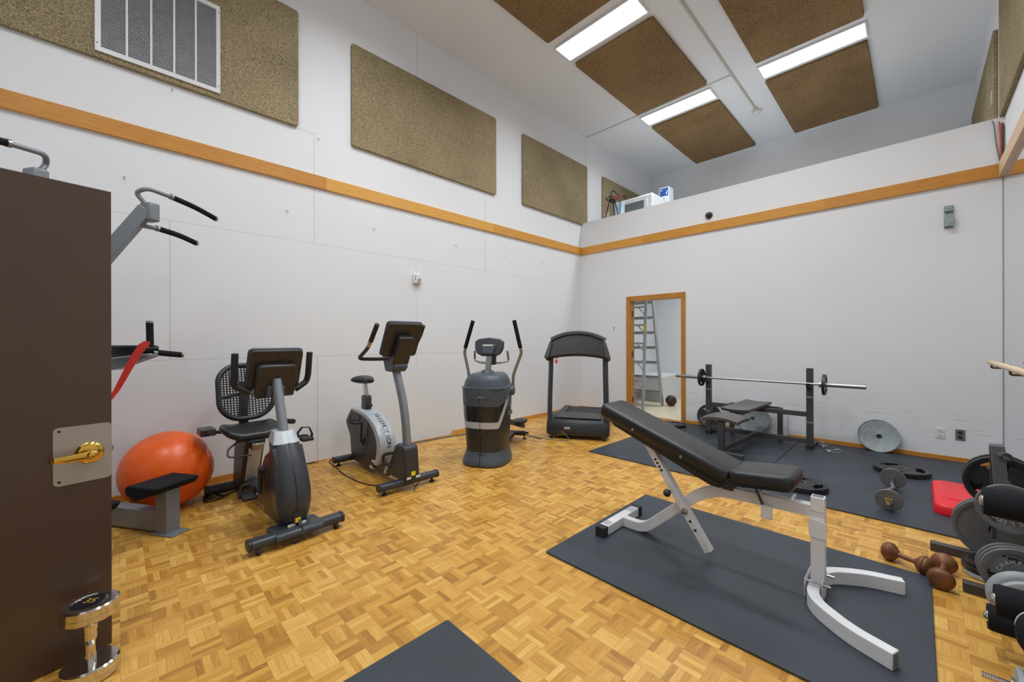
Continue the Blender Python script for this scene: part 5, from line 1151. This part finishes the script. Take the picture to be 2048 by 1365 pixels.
# ------------------------------------------------------------------ bronze dumbbells
def bronze(label, a, b, r):
    a = Vector(a); b = Vector(b); d = (b - a).normalized(); L_ = (b - a).length
    t = thing('dumbbell', label, 'dumbbell', tuple((a + b) / 2), 0, 'bronze painted dumbbells', world=True)
    M = frame_from(d, a)
    pr_ = [(0, -.022), (r * .45, -.022), (r * .8, -.018), (r * .94, -.008), (r * .95, -.002), (r * .9, .002), (r, .006), (r * .98, .014), (r * .80, .028), (r * .45, .042), (.015, .050)]
    obj('weight_head', G().lathe(pr_, M, 36), BRONZE, t, ang=60); obj('weight_head', G().lathe([(q, L_ - zz) for q, zz in pr_][::-1], M, 36), BRONZE, t, ang=60)
    obj('handle', G().lathe([(.015, .049), (.0125, .058), (.0145, L_ / 2), (.0125, L_ - .058), (.015, L_ - .049)], M, 20), BRONZE, t)
bronze('bronze painted dumbbell lying crosswise at the corner of the large mat', (-.12, 3.25, .052), (.035, 3.175, .052), .052)
bronze('bronze painted dumbbell pointing at the camera beside the plate tree foot', (.085, 3.05, .054), (.105, 3.29, .054), .054)
# ------------------------------------------------------------------ leg rollers at the right edge
t = thing('leg_roller_stand', 'sit-up stand with thick black foam leg rollers at the right edge', 'exercise machine', (.47, 2.5, 0), 0, world=True)
obj('post', G().rtube([(.50, 2.56, .0), (.50, 2.68, .66)], .05, .05, up=(1, 0, 0)), DGREYT, t, .003)
obj('lower_arm', G().rtube([(.50, 2.62, .33), (.50, 2.36, .318)], .04, .04), DGREYT, t, .003)
obj('base_foot', G().box((.30, 2.52, 0), (.56, 2.58, .05)), DGREYT, t, .003)
for y, z_, r, x0 in ((2.69, .60, .06, .20), (2.37, .315, .058, .205), (2.59, .145, .052, .205)):
    rl = obj('foam_roller', G().tube([(x0, y, z_), (x0 + .012, y, z_), (.46, y, z_), (.47, y, z_)], r, 30, rad=[.93, 1, 1, .93]), FOAM, t)
    obj('end_cap', G().lathe([(0, -.012), (.012, -.011), (.02, -.004), (.022, .002), (0, .002)], frame_from((1, 0, 0), (x0, y, z_)), 20), CHROME, rl); obj('axle', G().tube([(.46, y, z_), (.54, y, z_)], .012, 10), STEEL, rl)
g = G(); n = 20; ce = Vector((.335, 2.24, .285)); rr = .095
g.lathe([(rr * math.sin(PI * k / n) ** .8, -rr * math.cos(PI * k / n)) for k in range(n + 1)], T(*ce) @ Ry(20), 36); cu = obj('round_cushion', g, FOAM, t, ang=70)
for a, b_ in ((60, -30), (100, -20)):
    obj('piping', G().tube([tuple(ce + (Rz(b_) @ Rx(a)) @ Vector((rr * 1.01 * math.cos(q), rr * 1.01 * math.sin(q), 0))) for q in [2 * PI * i / 48 for i in range(48)]], .0028, 8, loop=True), WHITEM, cu, label='pale piping')
obj('cushion_arm', G().tube([(.42, 2.26, .285), (.50, 2.5, .285), (.50, 2.6, .285)], .015, 12), DGREYT, t)
# grey vinyl weights beside the rollers
for k, (x, y, z_) in enumerate(((.345, 2.90, .125), (.355, 2.84, .115))):
    o = obj('weight_plate', G().ring([(.02 + .0, -.02), (.05, -.022), (.06, -.014), (.095, -.024), (.110 - .003 * k, -.02), (.122 - .006 * k, -.008), (.122 - .006 * k, .008), (.110, .02), (.095, .024), (.06, .014), (.05, .022), (.02, .02)], None, 48), GREYR)
    o.matrix_world = T(x, y, z_) @ Rx(80); tag(o, ['pale grey vinyl coated plate standing on edge behind the foam roller', 'smaller pale grey vinyl plate standing on edge right above the foam roller'][k], 'weight plate', 'pale grey vinyl plates')
t = thing('dumbbell', 'chrome threaded dumbbell with grey iron plates at the bottom right corner', 'dumbbell', (.25, 2.27, .075), 0, world=True)
y = 2.262; z_ = .072
g = G().tube([(.165, y, z_), (.58, y, z_)], .0105, 16); br = obj('bar', g, CHROME, t)
for k in range(9):
    xx = .168 + .0065 * k; obj('thread', G().ring([(.0095, -.0012), (.0128, 0), (.0095, .0012)], frame_from((1, 0, 0), (xx, y, z_)), 20), CHROME, br)
obj('lock_nut', G().tube([(.232, y, z_), (.245, y, z_)], .026, 6), CHROME, t, .002)
for x, r, m in ((.255, .065, IRONL), (.277, .071, IRON), (.30, .071, IRON), (.50, .071, IRON), (.52, .065, IRONL)): obj('weight_disc', disc(r, .018, frame_from((1, 0, 0), (x, y, z_)), .011, 40, .005), m, t)
# ------------------------------------------------------------------ tidy helper properties
for o in bpy.data.objects:
    if '_w' in o: del o['_w']
